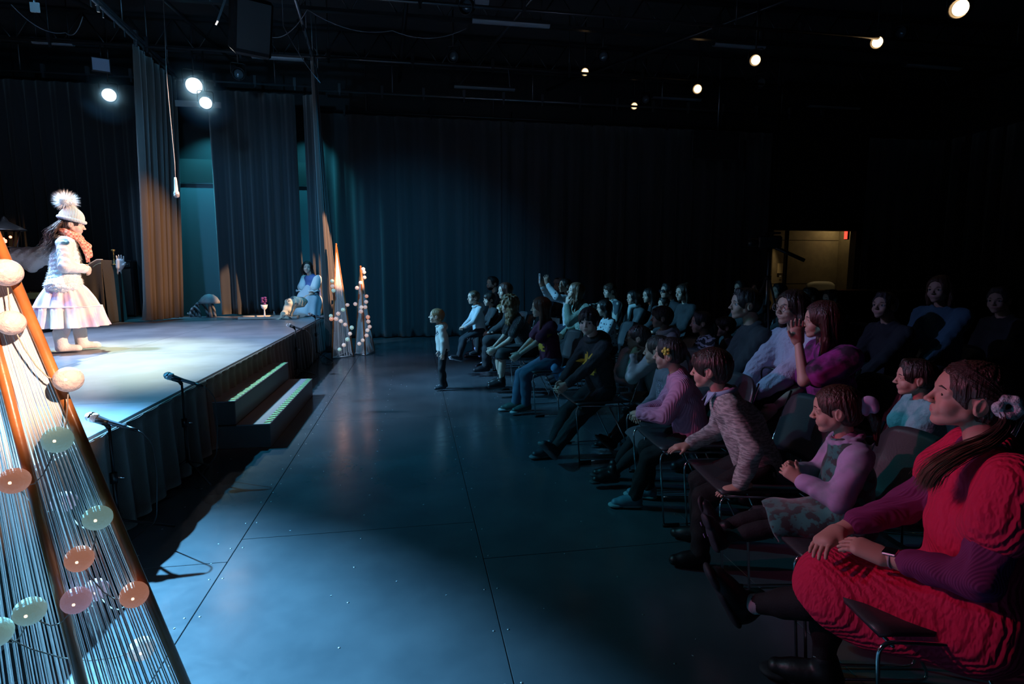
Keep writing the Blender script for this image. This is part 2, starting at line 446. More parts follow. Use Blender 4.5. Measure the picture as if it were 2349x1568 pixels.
def hair_field(c, R, S, style, neck):
    f = F(k=.04*S); T = lambda x, y, z: c+R@v3(x, y, z)*S
    t = {'short': .035, 'buzz': .012, 'slick': .02, 'fringe': .05, 'curly': .10, 'long': .05, 'bob': .055}.get(style.split('+')[0], .04)
    b = style.split('+')[0]; extra = style.split('+')[1:]
    f.ell(T(-.06, 0, .13), v3(.455+t, .355+t, .385+t)*S, R)
    if b == 'fringe': f.ell(T(-.22, 0, -.05), v3(.27+t*.6, .29+t*.5, .32)*S, R, k=.05*S)
    if b == 'short': f.ell(T(-.25, 0, -.02), v3(.235+t*.6, .275+t*.5, .26)*S, R, k=.05*S)
    if b == 'buzz': f.ell(T(-.20, 0, -.03), v3(.28+t, .31+t*.5, .30)*S, R)
    if b in ('slick',): f.ell(T(-.20, 0, -.04), v3(.29+t, .315+t, .32)*S, R)
    if b == 'short': f.cap(T(.22, .12, .43), T(.22, -.12, .43), .09*S, .09*S, k=.08*S)
    if b in ('long', 'bob', 'curly'):
        zl = -.55 if b == 'bob' else -1.05
        w = .10 if b != 'curly' else .17
        for s in (1, -1):
            f.cap(T(-.02, s*.33, .15), T(-.08, s*.37, zl*.5), w*1.1*S, w*1.15*S, k=.1*S)
            f.cap(T(-.08, s*.37, zl*.5), T(-.06 if b == 'bob' else .02, s*.36, zl), w*1.15*S, w*.7*S, k=.08*S)
            f.cap(T(-.25, s*.22, .0), T(-.30, s*.2, zl), .17*S, .13*S, k=.1*S)
        f.cap(T(-.36, 0, .1), T(-.40, 0, zl), .16*S, .13*S, k=.1*S)
    # carve the face out
    f.ell(T(.44, 0, -.20), v3(.40, .285, .42)*S, R, k=.02*S, sub=True)
    if b == 'fringe':
        f.cap(T(.30, .20, .30), T(.37, .14, .12), .075*S, .05*S, k=.05*S)
        f.cap(T(.34, .05, .34), T(.41, .03, .13), .075*S, .045*S, k=.05*S)
        f.cap(T(.33, -.09, .34), T(.39, -.10, .13), .075*S, .045*S, k=.05*S)
        f.cap(T(.28, -.22, .28), T(.33, -.21, .06), .07*S, .04*S, k=.05*S)
    else: f.ell(T(.50, 0, .10), v3(.30, .27, .24)*S, R, k=.03*S, sub=True)
    for s in (1, -1):
        if b not in ('long', 'bob', 'curly'): f.ell(T(-.01, s*.38, -.12), v3(.13 if b != 'short' else .17, .13, .21)*S, R, k=.02*S, sub=True)
    if 'pony' in extra:
        f.ell(T(-.50, 0, .05), v3(.09, .09, .09)*S, R)
        f.cap(T(-.52, 0, .05), T(-.68, 0, -.25), .085*S, .10*S); f.cap(T(-.68, 0, -.25), T(-.66, 0, -.75), .10*S, .03*S)
    if 'bun' in extra: f.ell(T(-.30, 0, .50), v3(.15, .15, .13)*S, R)
    if 'lowbun' in extra: f.ell(T(-.52, 0, .0), v3(.14, .15, .14)*S, R)
    if 'pigtails' in extra:
        for s in (1, -1):
            f.ell(T(-.30, s*.36, .05), v3(.10, .09, .10)*S, R)
            f.cap(T(-.32, s*.42, .02), T(-.30, s*.50, -.42), .085*S, .03*S)
    Rt = np.asarray(R).T
    a = .012*S if b != 'curly' else .035*S
    def nz(X, Y, Z):
        px, py, pz = (X-c[0])/S, (Y-c[1])/S, (Z-c[2])/S
        lx = Rt[0, 0]*px+Rt[0, 1]*py+Rt[0, 2]*pz; ly = Rt[1, 0]*px+Rt[1, 1]*py+Rt[1, 2]*pz; lz = Rt[2, 0]*px+Rt[2, 1]*py+Rt[2, 2]*pz
        az = np.arctan2(ly, lx+.2)
        if b == 'curly': return a*(np.sin(19*lx+3*np.sin(9*lz))*np.sin(21*ly+2*lz)+.8*np.sin(17*lz+4*np.sin(6*az)))
        return a*np.sin(az*23+3*np.sin(3*lz))*(.5+.5*np.sin(az*9+lz*4))
    f.noise = nz
    return f

SKIN = lambda t: mat('skin_%d' % t, [(.62, .40, .30), (.50, .31, .23), (.70, .47, .37)][t], rough=.55, bump='noise', bs=.05, scale=300)
GOLD = {}
def person(label, px, py, H, yaw, skin=2, pose='sit', zs=.45, lean=6, bend=0, gaze=None, hpitch=0, hroll=0, hyaw=None,
           hair='short', hcol='#2a1a12', top=None, sleeve='long', bottom=None, bkind='trousers', shoe='#1a1c22', sole=None,
           hands=None, feet=None, xoff=(0, 0), root=None, mouth=0.0, child=None, X=None, z0=0.0, hem=.30, group='audience in the rows of chairs',
           extra=None, detail=1.0, legs=True, eyes=True, knee_spread=.07, curl=.4, hdirs=None, collar=None, headscale=1.0, fold=1.0, elbow=None, puff=0, fit=1.0, cat='person', hd=None, hp=None, hk=.25, sl_end=.88):
    if hp:        # height and seat that put a head of this size at this spot
        def need(h):
            s_ = (.12+.062*h)*headscale; f_ = s_*FPX/hp; d_ = ray(px, py); D_ = f_/(d_[0]*sy*cp+d_[1]*cy*cp-d_[2]*sp_)
            a_, b_ = math.radians(lean), math.radians(lean+bend)
            zh = .052*h+.155*h*math.cos(a_)+.145*h*math.cos(b_)+.055*h*.95+.40*s_
            return CAMH+D_*d_[2]-zh, CAMH*0+D_
        best = min((abs(need(h)[0]-zs)+abs(h-H)*hk, h) for h in [H*(.90+.01*i) for i in range(21)])
        H = best[1]; zs = need(H)[0]; zs = max(.38, min(.66, zs)); HP_D = need(H)[1]
    rad = math.radians; ch = 1.0 if H < 1.45 else 0.0
    S = (.12+.062*H)*headscale
    th = rad(lean); th2 = rad(lean+bend)
    if pose == 'sit': P = v3(0, 0, zs+.052*H)
    else: P = v3(0, 0, .53*H+z0)
    up = v3(math.sin(th), 0, math.cos(th)); up2 = v3(math.sin(th2), 0, math.cos(th2))
    C = P+.155*H*up; N = C+.145*H*up2
    NT = N+.055*H*nrm(up2+v3(.35, 0, .3))
    # head orientation
    hy = 0.0
    Hc = NT+v3(.018*H+.06*S, 0, .40*S)
    if root is None:
        if hp: hw = v3(0, 0, CAMH)+HP_D*ray(px, py)
        elif X is not None: hw = AX(px, py, X)
        else: hw = G(px, py, Hc[2])
        r = rotz(rad(yaw))@v3(Hc[0], Hc[1], 0)
        root = (hw[0]-r[0], hw[1]-r[1])
    if X is not None: z0 = hw[2]-Hc[2]
    dist = math.hypot(*root) if not hd else hd
    hwld = rotz(rad(yaw))@Hc+v3(root[0], root[1], 0)
    if gaze is not None:
        dx, dy = gaze[0]-hwld[0], gaze[1]-hwld[1]; hy = math.atan2(dy, dx)-rad(yaw)
        hy = (hy+math.pi) % (2*math.pi)-math.pi
        hy = max(-1.35, min(1.35, hy))
    if hyaw is not None: hy = rad(hyaw)
    R = rotz(hy)@roty(-rad(hpitch))@rotx(rad(hroll))
    E = empty('person', (root[0], root[1], z0 if X is not None or pose == 'sit' else 0), rad(yaw), label, cat, group)
    hh = max(.0026, dist*.0010)/detail; hb = max(.006, dist*.0019)/detail; hn = max(.0022, dist*.0008)/detail
    if pose != 'sit' and X is None: pass
    # ---- joints
    SW, HW = .094*H*(1.0 if ch else 1.08), .052*H
    Sh = {1: N+v3(-.01, SW, -.025*H), -1: N+v3(-.01, -SW, -.025*H)}
    la, lf, lh = .172*H, .148*H, .098*H
    Hp = {1: P+v3(0, HW, 0), -1: P+v3(0, -HW, 0)}
    lt, ls = .243*H, .235*H
    El, Wr, Kn, An, Hd, Hn = {}, {}, {}, {}, {}, {}
    for s in (1, -1):
        if hands and s in hands: t = v3(*hands[s])*H+(v3(0, 0, P[2]) if pose == 'sit' else v3(0, 0, P[2]))
        elif pose == 'sit': t = P+v3(.215*H, s*.035*H, .045*H)
        else: t = P+v3(.03*H, s*.15*H, -.04*H)
        pole = (elbow or {}).get(s, v3(-.6, s*.7, -.6))
        El[s], Wr[s] = ik(Sh[s], t, la, lf, pole)
        if hdirs and s in hdirs: Hd[s], Hn[s] = nrm(v3(*hdirs[s][0])), nrm(v3(*hdirs[s][1]))
        elif pose == 'sit' and not (hands and s in hands): Hd[s], Hn[s] = nrm(v3(.6, -s*.8, -.15)), v3(0.1, -s*.1, -1)
        else: Hd[s], Hn[s] = nrm(Wr[s]-El[s]), v3(0, -s, 0)
        if pose == 'sit':
            ft = feet[s] if feet and s in feet else (.24+.02*s, .075*s, .05)
            t = v3(ft[0]*H, ft[1]*H, ft[2]*H if ft[2] < 3 else ft[2])
            if not (feet and s in feet):
                if Hp[s][2] > ls+lt*.2+.05*H: t[2] = max(.05*H, Hp[s][2]-ls-.02*H)
            pl = v3(1, s*knee_spread*2, .9)
        else:
            ft = feet[s] if feet and s in feet else (0.0, .06*s, .045)
            t = v3(ft[0]*H, ft[1]*H, ft[2]*H+z0); pl = v3(1, 0, 0)
        Kn[s], An[s] = ik(Hp[s], t, lt, ls, pl)
    # ---- the body: one skin surface (coarse trunk under the clothes, fine head and hands)
    m = SKIN(skin); lipm = mat('lips', (.50, .24, .21), rough=.45)
    f = F(k=.03*H)
    f.cap(P, C, .070*H, .075*H, flat=((1, 0, 0), .7)); f.cap(C, N-v3(0, 0, .03*H), .075*H, .05*H, flat=((1, 0, 0), .7))
    f.cap(Sh[1]-v3(0, .03*H, .01*H), Sh[-1]+v3(0, .03*H, -.01*H), .022*H, .022*H)
    f.cap(N-v3(0, 0, .02*H), NT+v3(.01, 0, .12*S), .033*H, .029*H, k=.02*H)
    for s in (1, -1):
        f.cap(Sh[s]-v3(0, s*.006*H, .012*H), El[s], .024*H, .020*H); f.cap(El[s], Wr[s], .021*H, .015*H, k=.01*H)
        f.cap(Hp[s], Kn[s], .045*H, .030*H); f.cap(Kn[s], An[s], .029*H, .017*H, k=.01*H)
        f.cap(Kn[s]*.65+An[s]*.35, Kn[s]*.45+An[s]*.55, .028*H, .026*H, k=.02*H)
        f.cap(An[s], An[s]+v3(.022*H, 0, -.014*H), .017*H, .014*H, k=.01*H)
    parts = [f.mesh(hb*1.15)+(0,)]
    hf = head_field(Hc, R, S, dist < 4.2, ch, mouth)
    nv = nrm(Hc-N)
    hf.cap(NT-v3(.005, 0, .01*H), Hc+R@v3(-.10, 0, -.25)*S, .031*H, .19*S, k=.05*S)
    hp, hq = hf.mesh(hh)
    lc = hp[hq].mean(1); L = ((lc-Hc)@R)/S
    mi = np.where((((L[:, 0]-.385)/.09)**2+(L[:, 1]/.080)**2+((L[:, 2]+.257+mouth*.2)/(.036+mouth*.3))**2 < 1), 1, 0)
    parts.append((hp, hq, mi))
    for s in (1, -1):
        hfld = hand_field(Wr[s], Hd[s], Hn[s], -s, lh, curl)
        parts.append(hfld.mesh(hn)+(0,))
    me = join(parts); me.name = 'body'
    body = link('body', me, E, [m, lipm])
    T = lambda x, y, z: Hc+R@v3(x, y, z)*S
    if eyes and dist < 13:
        wm = mat('eye_white', (.48, .48, .48), rough=.2); im = mat('iris', (.03, .025, .02), rough=.15)
        for s in (1, -1):
            b = MB(); b.sphere(T(.283, s*.146, 0), .0765*S, 22, 18)
            b.mi = [1 if (np.mean([b.v[i] for i in fc], 0)-T(.283, s*.146, 0)).dot(R[:, 0]) > .0665*S else 0 for fc in b.f]
            eo = b.build('eye', [wm, im], body)
        hm_ = mat('hair_'+hcol, hcol, rough=.5)
        b = MB()
        for s in (1, -1):
            b.tube([T(.392, s*.075, .088), T(.385, s*.14, .108), T(.335, s*.215, .085)], [.012*S, .014*S, .006*S], 6)
        b.build('eyebrows', hm_, body)
    # ---- hair
    if hair != 'none':
        hm = mat('hairs_'+hcol, hcol, rough=.38, bump='strand', bs=.8, scale=90, vmap=(1.6, 1.6, .25), spec=.6)
        sdf_obj('hair', hair_field(Hc, R, S, hair, NT), hh*1.25, hm, E)
    # ---- clothes
    tm = top if not isinstance(top, (str, tuple)) else mat('cloth_'+str(top), top, rough=.85, bump='noise', bs=.25, scale=120)
    bm_ = bottom if not isinstance(bottom, (str, tuple)) else mat('cloth_'+str(bottom), bottom, rough=.85, bump='noise', bs=.25, scale=120)
    ph = random.Random(px*7+py).random()*6
    def wr(a, fr=70):
        a *= fold
        return lambda X, Y, Z: a*(np.sin(fr*Z+ph+12*X+6*np.sin(30*Y))*np.sin(fr*.6*X+9*Y+2*ph)+.6*np.sin(fr*.7*Y+35*Z+ph)*np.sin(40*X+20*Z))
    if top is not None:
        f = F(k=.03*H); o = .012*H*fit
        f.cap(P+v3(0, 0, .0), C, .090*H+o, .080*H+o, flat=((1, 0, 0), .80)); f.clip(P+v3(0, 0, -.018*H), (0, 0, -1))
        f.cap(C, N-v3(0, 0, .035*H), .082*H+o, .055*H+o, flat=((1, 0, 0), .74))
        f.cap(Sh[1]-v3(0, .025*H, .0), Sh[-1]+v3(0, .025*H, .0), .031*H+o*.5, .031*H+o*.5, k=.035*H)
        f.cap(N-v3(0, 0, .03*H), N+v3(.005, 0, .012*H), .045*H, .040*H, k=.03*H)
        for s in (1, -1):
            e = 1 if sleeve == 'long' else .0
            pf = puff*H*.02
            if sleeve == 'none': continue
            if sleeve == 'short':
                q = Sh[s]*.35+El[s]*.65; f.cap(Sh[s], q, .034*H+o*.8+pf, .031*H+o+pf, k=.025*H)
            else:
                f.cap(Sh[s]-v3(0, 0, .006*H), El[s], .030*H+o*.7+pf, .025*H+o*.7+pf, k=.03*H)
                f.cap(El[s], El[s]*(1-sl_end)+Wr[s]*sl_end, .026*H+o*.8+pf, .018*H+o*.7+pf*.3, k=.012*H)
        f.cap(NT+v3(.01, 0, -.01), NT+v3(.03, 0, .1), .036*H, .04*H, k=.01*H, sub=True)
        f.noise = wr(.0035*H/1.3)
        sdf_obj('top', f, hb, tm, E)
    if collar:
        cm = mat('cloth_'+collar, collar, rough=.8)
        b = MB(); c0 = N+v3(.012*H, 0, .02*H)
        n = 20; pts = [c0+v3(math.cos(a)*.047*H, math.sin(a)*.050*H, .018*H-.028*H*(math.cos(a)+1)*.5) for a in [2*math.pi*i/n for i in range(n)]]
        b.tube(pts, .010*H, 8, closed=True)
        for s in (1, -1):
            a, c, d_ = c0+v3(.05*H, s*.002*H, -.006*H), c0+v3(.03*H, s*.052*H, .004*H), c0+v3(.068*H, s*.045*H, -.05*H)
            nn = v3(.004*H, 0, .003*H)
            b.add([a, c, d_, a+nn, c+nn, d_+nn], [(0, 1, 2), (3, 5, 4), (0, 3, 4, 1), (1, 4, 5, 2), (2, 5, 3, 0)])
        b.build('collar', cm, E)
    if legs and bottom is not None:
        f = F(k=.025*H); o = .008*H
        if bkind == 'tights': o = .003*H
        f.cap(P+v3(0, 0, .02*H), P-v3(0, 0, .008*H), .062*H+o, .070*H+o, flat=((1, 0, 0), .8))
        for s in (1, -1):
            f.cap(Hp[s], Kn[s], .052*H+o, .036*H+o, k=.03*H)
            if bkind != 'shorts':
                f.cap(Kn[s], An[s]*.93+Kn[s]*.07, .035*H+o, (.026 if bkind == 'trousers' else .019)*H+o, k=.02*H)
                f.cap(Kn[s]*.65+An[s]*.35, Kn[s]*.45+An[s]*.55, .030*H+o, .028*H+o, k=.02*H)
        f.noise = wr(.003*H/1.3 if bkind != 'tights' else .0008, 55)
        sdf_obj('trousers' if bkind == 'trousers' else 'leggings', f, hb, bm_, E)
    if legs and shoe:
        sm = mat('shoe_'+shoe, shoe, rough=.45, bump='noise', bs=.1, scale=80); som = mat('sole_'+str(sole), sole or '#14161a', rough=.7)
        for s in (1, -1):
            A = An[s]; dr = An[s]-Kn[s]
            fd = nrm(v3(-dr[2], 0, dr[0]) if abs(dr[2]) > 1e-3 else v3(1, 0, 0)) if pose == 'sit' else v3(1, 0, 0)
            if fd[0] < 0: fd = -fd
            if A[2]-z0 < .085*H: fd = v3(1, 0, -.0)
            if fd[0] < .25: fd = nrm(fd+v3(.5, 0, 0))
            fd = nrm(fd+v3(0, s*.15, 0))
            u = nrm(v3(0, 0, 1)-fd*fd[2]); l = np.cross(u, fd); Rf = np.stack([fd, l, u], 1)
            fl = lambda a, b_, c_: A+Rf@v3(a, b_, c_)*H
            g = F(k=.012*H)
            g.cap(fl(-.012, 0, .0), fl(-.004, 0, .034), .030*H, .027*H); g.cap(fl(-.018, 0, -.018), fl(.045, 0, -.020), .026*H, .025*H, flat=(l, .85))
            g.cap(fl(.0, 0, -.004), fl(.06, 0, -.018), .026*H, .024*H, k=.02*H); g.cap(fl(.03, 0, -.016), fl(.095, 0, -.024), .027*H, .022*H, k=.015*H)
            g.clip(fl(0, 0, -.038), -u)
            so = sdf_obj('shoe', g, max(.004, dist*.0013), sm, E)
            if sole and so:
                g = F(k=.008*H)
                for q in (-.018, .03, .09): g.cap(fl(q, 0, -.036), fl(q+.015, 0, -.036), .029*H, .029*H, flat=(u, .42))
                sdf_obj('sole', g, max(.004, dist*.0013), som, so)
    info = dict(E=E, R=R, S=S, Hc=Hc, N=N, NT=NT, P=P, C=C, Sh=Sh, El=El, Wr=Wr, Kn=Kn, An=An, Hp=Hp, H=H, T=T, body=body, hb=hb, hh=hh, Hd=Hd, Hn=Hn, lh=lh, wr=wr, dist=dist, root=root, yaw=yaw)
    if extra: extra(info)
    if DBG:
        w = rotz(rad(yaw))@Hc+v3(root[0], root[1], E.location.z); q = proj(w); label = '%.2f H%.2f ' % (zs, H)+label
        print('PERS %-44s head(%.0f,%.0f) hpx=%.0f root(%.2f,%.2f) pel_px(%.0f,%.0f)' % ((label[:44], q[0], q[1], S*FPX/q[2], root[0], root[1])+proj(rotz(rad(yaw))@P+v3(root[0], root[1], E.location.z))[:2]))
    return info
DBG = False
def strands(name, guides, n, r, m, parent, spread=.01, seed=1, wave=0):
    """many fine tapering locks around guide polylines"""
    def cr(g):
        g = [np.asarray(q, float) for q in g]; g = [2*g[0]-g[1]]+g+[2*g[-1]-g[-2]]; o = []
        for a, b_, c, d in zip(g, g[1:], g[2:], g[3:]):
            for t in (0, .33, .67): o.append(.5*((2*b_)+(-a+c)*t+(2*a-5*b_+4*c-d)*t*t+(-a+3*b_-3*c+d)*t**3))
        return o+[g[-2]]
    if len(guides[0]) < 8: guides = [cr(g) for g in guides]
    rd = random.Random(seed); b = MB()
    for i in range(n):
        g = guides[rd.randrange(len(guides))]; o = v3(rd.gauss(0, 1), rd.gauss(0, 1), rd.gauss(0, 1))*spread
        m_ = len(g); pts = []; w0 = rd.random()*6; L = rd.uniform(.75, 1.08)
        for j, p in enumerate(g):
            t = j/(m_-1); pts.append(np.asarray(p)+o*(.35+1.1*t)+v3(math.sin(w0+4*t), math.cos(w0+5*t), 0)*spread*.3+v3(math.sin(w0+19*t), math.cos(w0+19*t), .4*math.sin(w0*2+15*t))*wave*min(1, 2*t))
        b.tube(pts, [r*(1-.8*j/(m_-1)) for j in range(m_)], 3, cap=False)
    return b.build(name, m, parent)
# ------------------------------------------------------------------ setting
blk = mat('black_paint', (.012, .013, .015), rough=.6, bump='noise', bs=.1, scale=30)
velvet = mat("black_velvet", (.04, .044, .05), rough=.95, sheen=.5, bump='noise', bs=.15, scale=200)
velvet_d = mat('black_velvet_shaded', (.013, .015, .019), rough=.95, sheen=.2, bump='noise', bs=.15, scale=200)  # darker copy of the velvet, shade on the stage curtain put into its colour
chrome = mat('chrome', (.75, .75, .78), rough=.12, metal=1)
bmetal = mat('black_metal', (.02, .02, .022), rough=.35, metal=.6)
gmetal = mat('dull_steel', (.30, .31, .33), rough=.35, metal=.9)
cablem = mat('cable', (.03, .03, .035), rough=.5)
FLM = mat('dance_floor', (.052, .064, .076), rough=.34, bump='noise', bs=.012, scale=5, spec=.6, col2=(.085, .098, .112), vscale=2.2, thr=(.35, .75))
def scuffs(m):
    nt = m.node_tree; b = nt.nodes['Principled BSDF']; tc = nt.nodes.new('ShaderNodeTexCoord')
    n1 = nd(nt, 'ShaderNodeTexNoise', Scale=5.0, Detail=6); n1.inputs['Distortion'].default_value = 2.5
    r = nt.nodes.new('ShaderNodeMapRange'); r.inputs[1].default_value = .35; r.inputs[2].default_value = .7; r.inputs[3].default_value = .19; r.inputs[4].default_value = .25
    nt.links.new(tc.outputs['Object'], n1.inputs['Vector']); nt.links.new(n1.outputs[0], r.inputs[0]); nt.links.new(r.outputs[0], b.inputs['Roughness'])
scuffs(FLM)
fl = MB(); fl.box((2, 5, -.06), (22, 17.4, .1)); fl = tag(fl.build('floor', blk), kind='structure')
xs = [-1.9, -.95, .32, 1.54, 2.76, 3.98, 5.2, 7.6, 10.04, 12.5]
cuts = {0: (2.885,), 1: (3.13,), 2: (2.7,), 3: (3.3,)}
for i in range(len(xs)-1):
    ys = [-3.4]+([c for c in (cuts.get(i, (3,))[0]-2.44, cuts.get(i, (3,))[0], cuts.get(i, (3,))[0]+2.44, cuts.get(i, (3,))[0]+4.88, cuts.get(i, (3,))[0]+7.32)])+[13.6]
    for a, c in zip(ys[:-1], ys[1:]):
        g = .0018
        MB().box(((xs[i]+xs[i+1])/2, (a+c)/2, -.005), (xs[i+1]-xs[i]-2*g, c-a-2*g, .01), bev=.0015).build('floor_panel', FLM, fl)
screw = mat('screw_head', (.25, .25, .26), rough=.4, metal=.7)
sc0 = MB()
for i in range(0, 3):
    for y in np.arange(1.2, 8.5, .305):
        for x in (xs[i]+.03, xs[i+1]-.03, (xs[i]+xs[i+1])/2): sc0.lathe([(.0, .0018), (.005, .0016), (.006, .0)], 8, (x+.004*math.sin(y*9), y, 0))
so = sc0.build('screw_heads', screw, fl); so['kind'] = 'stuff'
rc = random.Random(4); cf = MB()
for i in range(34):
    q = (rc.uniform(-1.1, 1.3), rc.uniform(1.3, 7.5)); s_ = rc.uniform(.002, .0042); a = rc.random()*3
    cf.box((q[0], q[1], .002), (s_*2, s_, .001), rot=(0, 0, a))
tag(cf.build('confetti', mat('confetti', (.6, .7, .75), rough=.5)), 'tiny pale confetti flecks scattered on the dark floor', 'confetti', kind='stuff')

def wall(name, c, d, m=blk): return tag(MB().box(c, d).build(name, m), kind='structure')
wall('wall_back', (-1.3, 12.75, 2.9), (18.9, .2, 5.8+.0))
wall('wall_back_right', (8.38, 12.75, 2.9), (.44, .2, 5.8))
wall('wall_back_end', (11.95, 12.75, 2.9), (2.15, .2, 5.8))
wall('wall_back_over', (9.72, 12.75, 4.11), (2.30, .2, 3.38))
wall('wall_left', (-9.1, 5, 2.9), (.2, 17.4, 5.8)); wall('wall_right', (13.1, 5, 2.9), (.2, 17.4, 5.8)); wall('wall_front', (2, -3.7, 2.9), (22, .2, 5.8))
# ceiling: deck plates on beams
tag(MB().box((2, 5, 6.0), (22, 17.6, .2)).build('ceiling', mat('ceiling_black', (.03, .032, .036), rough=.9)), kind='structure')

def curtain(label, pts, z0, z1, folds, amp, m=velvet, bot=None, puddle=0, group=None, seed=1, nz=14, cat='curtain', name='curtain', sharp=1.0):
    """hanging cloth along the plan polyline pts; bot = plan polyline of the hem"""
    bot = bot or pts; rd = random.Random(seed); ph = [rd.uniform(0, 6.3) for _ in range(4)]
    def along(P, t):
        L = [0]
        for a, c in zip(P[:-1], P[1:]): L.append(L[-1]+math.hypot(c[0]-a[0], c[1]-a[1]))
        s = t*L[-1]
        for i in range(len(P)-1):
            if s <= L[i+1]+1e-9:
                k = (s-L[i])/max(1e-9, L[i+1]-L[i]); a, c = P[i], P[i+1]; u = ((c[0]-a[0]), (c[1]-a[1])); l = math.hypot(*u) or 1
                return (a[0]+u[0]*k, a[1]+u[1]*k), (-u[1]/l, u[0]/l)
    def fn(t, v):
        (x0, y0), n0 = along(pts, t); (x1, y1), n1 = along(bot, t)
        z = z1+(z0-z1)*v; w = v**1.15
        f = math.sin(2*math.pi*folds*t+ph[0]+.9*math.sin(2*math.pi*folds*t*.37+ph[1])+.25*math.sin(3*v+ph[2]))
        f = math.copysign(abs(f)**(1/sharp), f)+.35*math.sin(2*math.pi*folds*2.3*t+ph[3]+v)
        a = amp*(.45+.75*v)
        x = x0*(1-w)+x1*w; y = y0*(1-w)+y1*w
        nx, ny = n0[0]*(1-w)+n1[0]*w, n0[1]*(1-w)+n1[1]*w
        if puddle and v > .94:
            q = (v-.94)/.06; z = z0+.02+(.02*(1-q)); x += nx*puddle*q*(.6+.4*f); y += ny*puddle*q*(.6+.4*f)
        return (x+nx*a*f, y+ny*a*f, z)
    b = MB(); b.grid(fn, max(8, int(folds*12)), nz)
    o = b.build(name, m); md = o.modifiers.new('thick', 'SOLIDIFY'); md.thickness = .004
    return tag(o, label, cat, group)

# back wall curtain
BC = 'black curtains along the back wall'
xb = [-2.1, -.35, 1.9, 4.6, 8.3]
for i in range(4):
    lb = ['dark back wall curtain panel right behind the two far string trees', 'teal-lit back wall curtain panel above the standing toddler',
          'shadowed back wall curtain panel behind the rear spectators', 'nearly black back wall curtain panel left of the lit doorway'][i]
    o = curtain(lb, [(xb[i], 12.5), (xb[i+1]+.02, 12.5)], .02, 4.62, (xb[i+1]-xb[i])/.42, .055, group=BC, seed=i+3, sharp=2.2)
curtain('black curtain right of the lit doorway', [(10.9, 12.5), (13.0, 12.45), (12.95, 8)], .02, 4.62, 14, .05, seed=9, nz=6)
curtain('black curtain along the right side wall', [(12.9, 8), (12.9, -3.2)], .02, 4.62, 20, .05, seed=19, nz=4)
curtain('black curtain behind the camera side', [(-8.5, -3.4), (12.5, -3.4)], .02, 4.62, 30, .05, seed=20, nz=4)
# stage
ZS = .6
deckm = mat('stage_deck', (.17, .19, .225), rough=.36, bump='noise', bs=.05, scale=6, col2=(.23, .25, .29), vscale=3, spec=.55)
st = empty('stage', (-5.3, 7, 0), 0, 'low black stage platform with blue-lit deck', 'stage')
MB().box((0, -.8, .28), (7.1, 11.9, .55)).build('platform', blk, st)
ye = [-.9, 1.53, 3.97, 6.41, 8.85, 11.3]; xe = [-8.9, -7.38, -5.95, -4.52, -3.09, -1.66]
for i in range(5):
    for j in range(5):
        MB().box(((xe[i]+xe[i+1])/2+5.3, (ye[j]+ye[j+1])/2-7, ZS-.02), (xe[i+1]-xe[i]-.004, ye[j+1]-ye[j]-.004, .04), bev=.002).build('deck_panel', deckm, st)
skm = mat('skirt_cloth', (.055, .040, .032), rough=.9, sheen=.4, bump='noise', bs=.2, scale=150)
def skirt(y0, y1, n, seed, lab):
    rd = random.Random(seed); jit = [rd.uniform(.7, 1.2) for _ in range(n+2)]
    def fn(t, v):
        k = t*n; i = int(k); q = k-i
        dep = .036*jit[min(i, n)]; w = 1 if q > .12 else q/.12
        bulge = math.sin(q*math.pi)*dep*(.4+1.2*v)
        x = -1.655+bulge+(.012 if q < .12 else 0)*v - (.0 if v > .1 else 0)
        if v < .1: x += .012
        return (x+.01, y0+(y1-y0)*t+.015*math.sin(k*2.1+v*3)*v, .592-.58*v)
    b = MB(); b.grid(fn, n*8, 10); o = b.build('stage_skirt', skm)
    md = o.modifiers.new('t', 'SOLIDIFY'); md.thickness = .003
    b = MB(); b.box((-1.636, (y0+y1)/2, .575), (.010, y1-y0, .035)); b.build('hem_band', skm, o)
    return tag(o, lab, 'stage skirt', 'pleated skirts along the stage front')
skirt(-.9, 2.2, 15, 1, 'pleated dark skirt of the stage edge nearest the camera'); skirt(2.2, 4.75, 12, 2, 'pleated dark skirt of the stage behind the lone microphone')
skirt(4.75, 7.6, 15, 3, 'pleated dark skirt of the stage behind the steps'); skirt(7.6, 11.28, 20, 4, 'pleated dark skirt at the far end of the stage')
# steps
stp = empty('stage_steps', (-1.43, 5.81, 0), 0, 'black two-tread stage steps with green and black hazard tape', 'steps')
stepm = mat('step_black', (.055, .062, .07), rough=.5, bump='noise', bs=.15, scale=12)
treadm = mat('tread_grey', (.20, .21, .25), rough=.5, bump='noise', bs=.1, scale=20)
tg = mat('tape_green', (.30, .72, .36), rough=.45); tb = mat('tape_black', (.012, .012, .014), rough=.45)
for (x0, x1, z) in ((-.26, .24, .2), (-.235, -.02, .4)):
    if z > .3: MB().box(((x0+x1)/2, 0, .295), (x1-x0, 1.98, .185), bev=.004).build('step_box', stepm, stp)
    else: MB().box(((x0+x1)/2, 0, z/2-.004), (x1-x0, 1.98, z-.008), bev=.004).build('step_box', stepm, stp)
    a0 = x0 if z > .3 else -.018
    MB().box(((a0+x1)/2, -.0, z-.006), (x1-a0+.006, 1.99, .012), bev=.002).build('tread', treadm, stp)
    tp = MB().box((x1-.028, 0, z+.0012), (.05, 1.97, .0012)).build('hazard_tape', tg, stp)
    sb = MB(); n = 24
    for k in range(n):
        y = -.985+1.97*(k+.1)/n; w = .040
        sb.add([(x1-.053, y, z+.0026), (x1-.003, y+.035, z+.0026), (x1-.003, y+.035+w, z+.0026), (x1-.053, y+w, z+.0026)], [(0, 1, 2, 3)])
    q = sb.build('tape_stripes', tb, tp); q['kind'] = 'stuff'

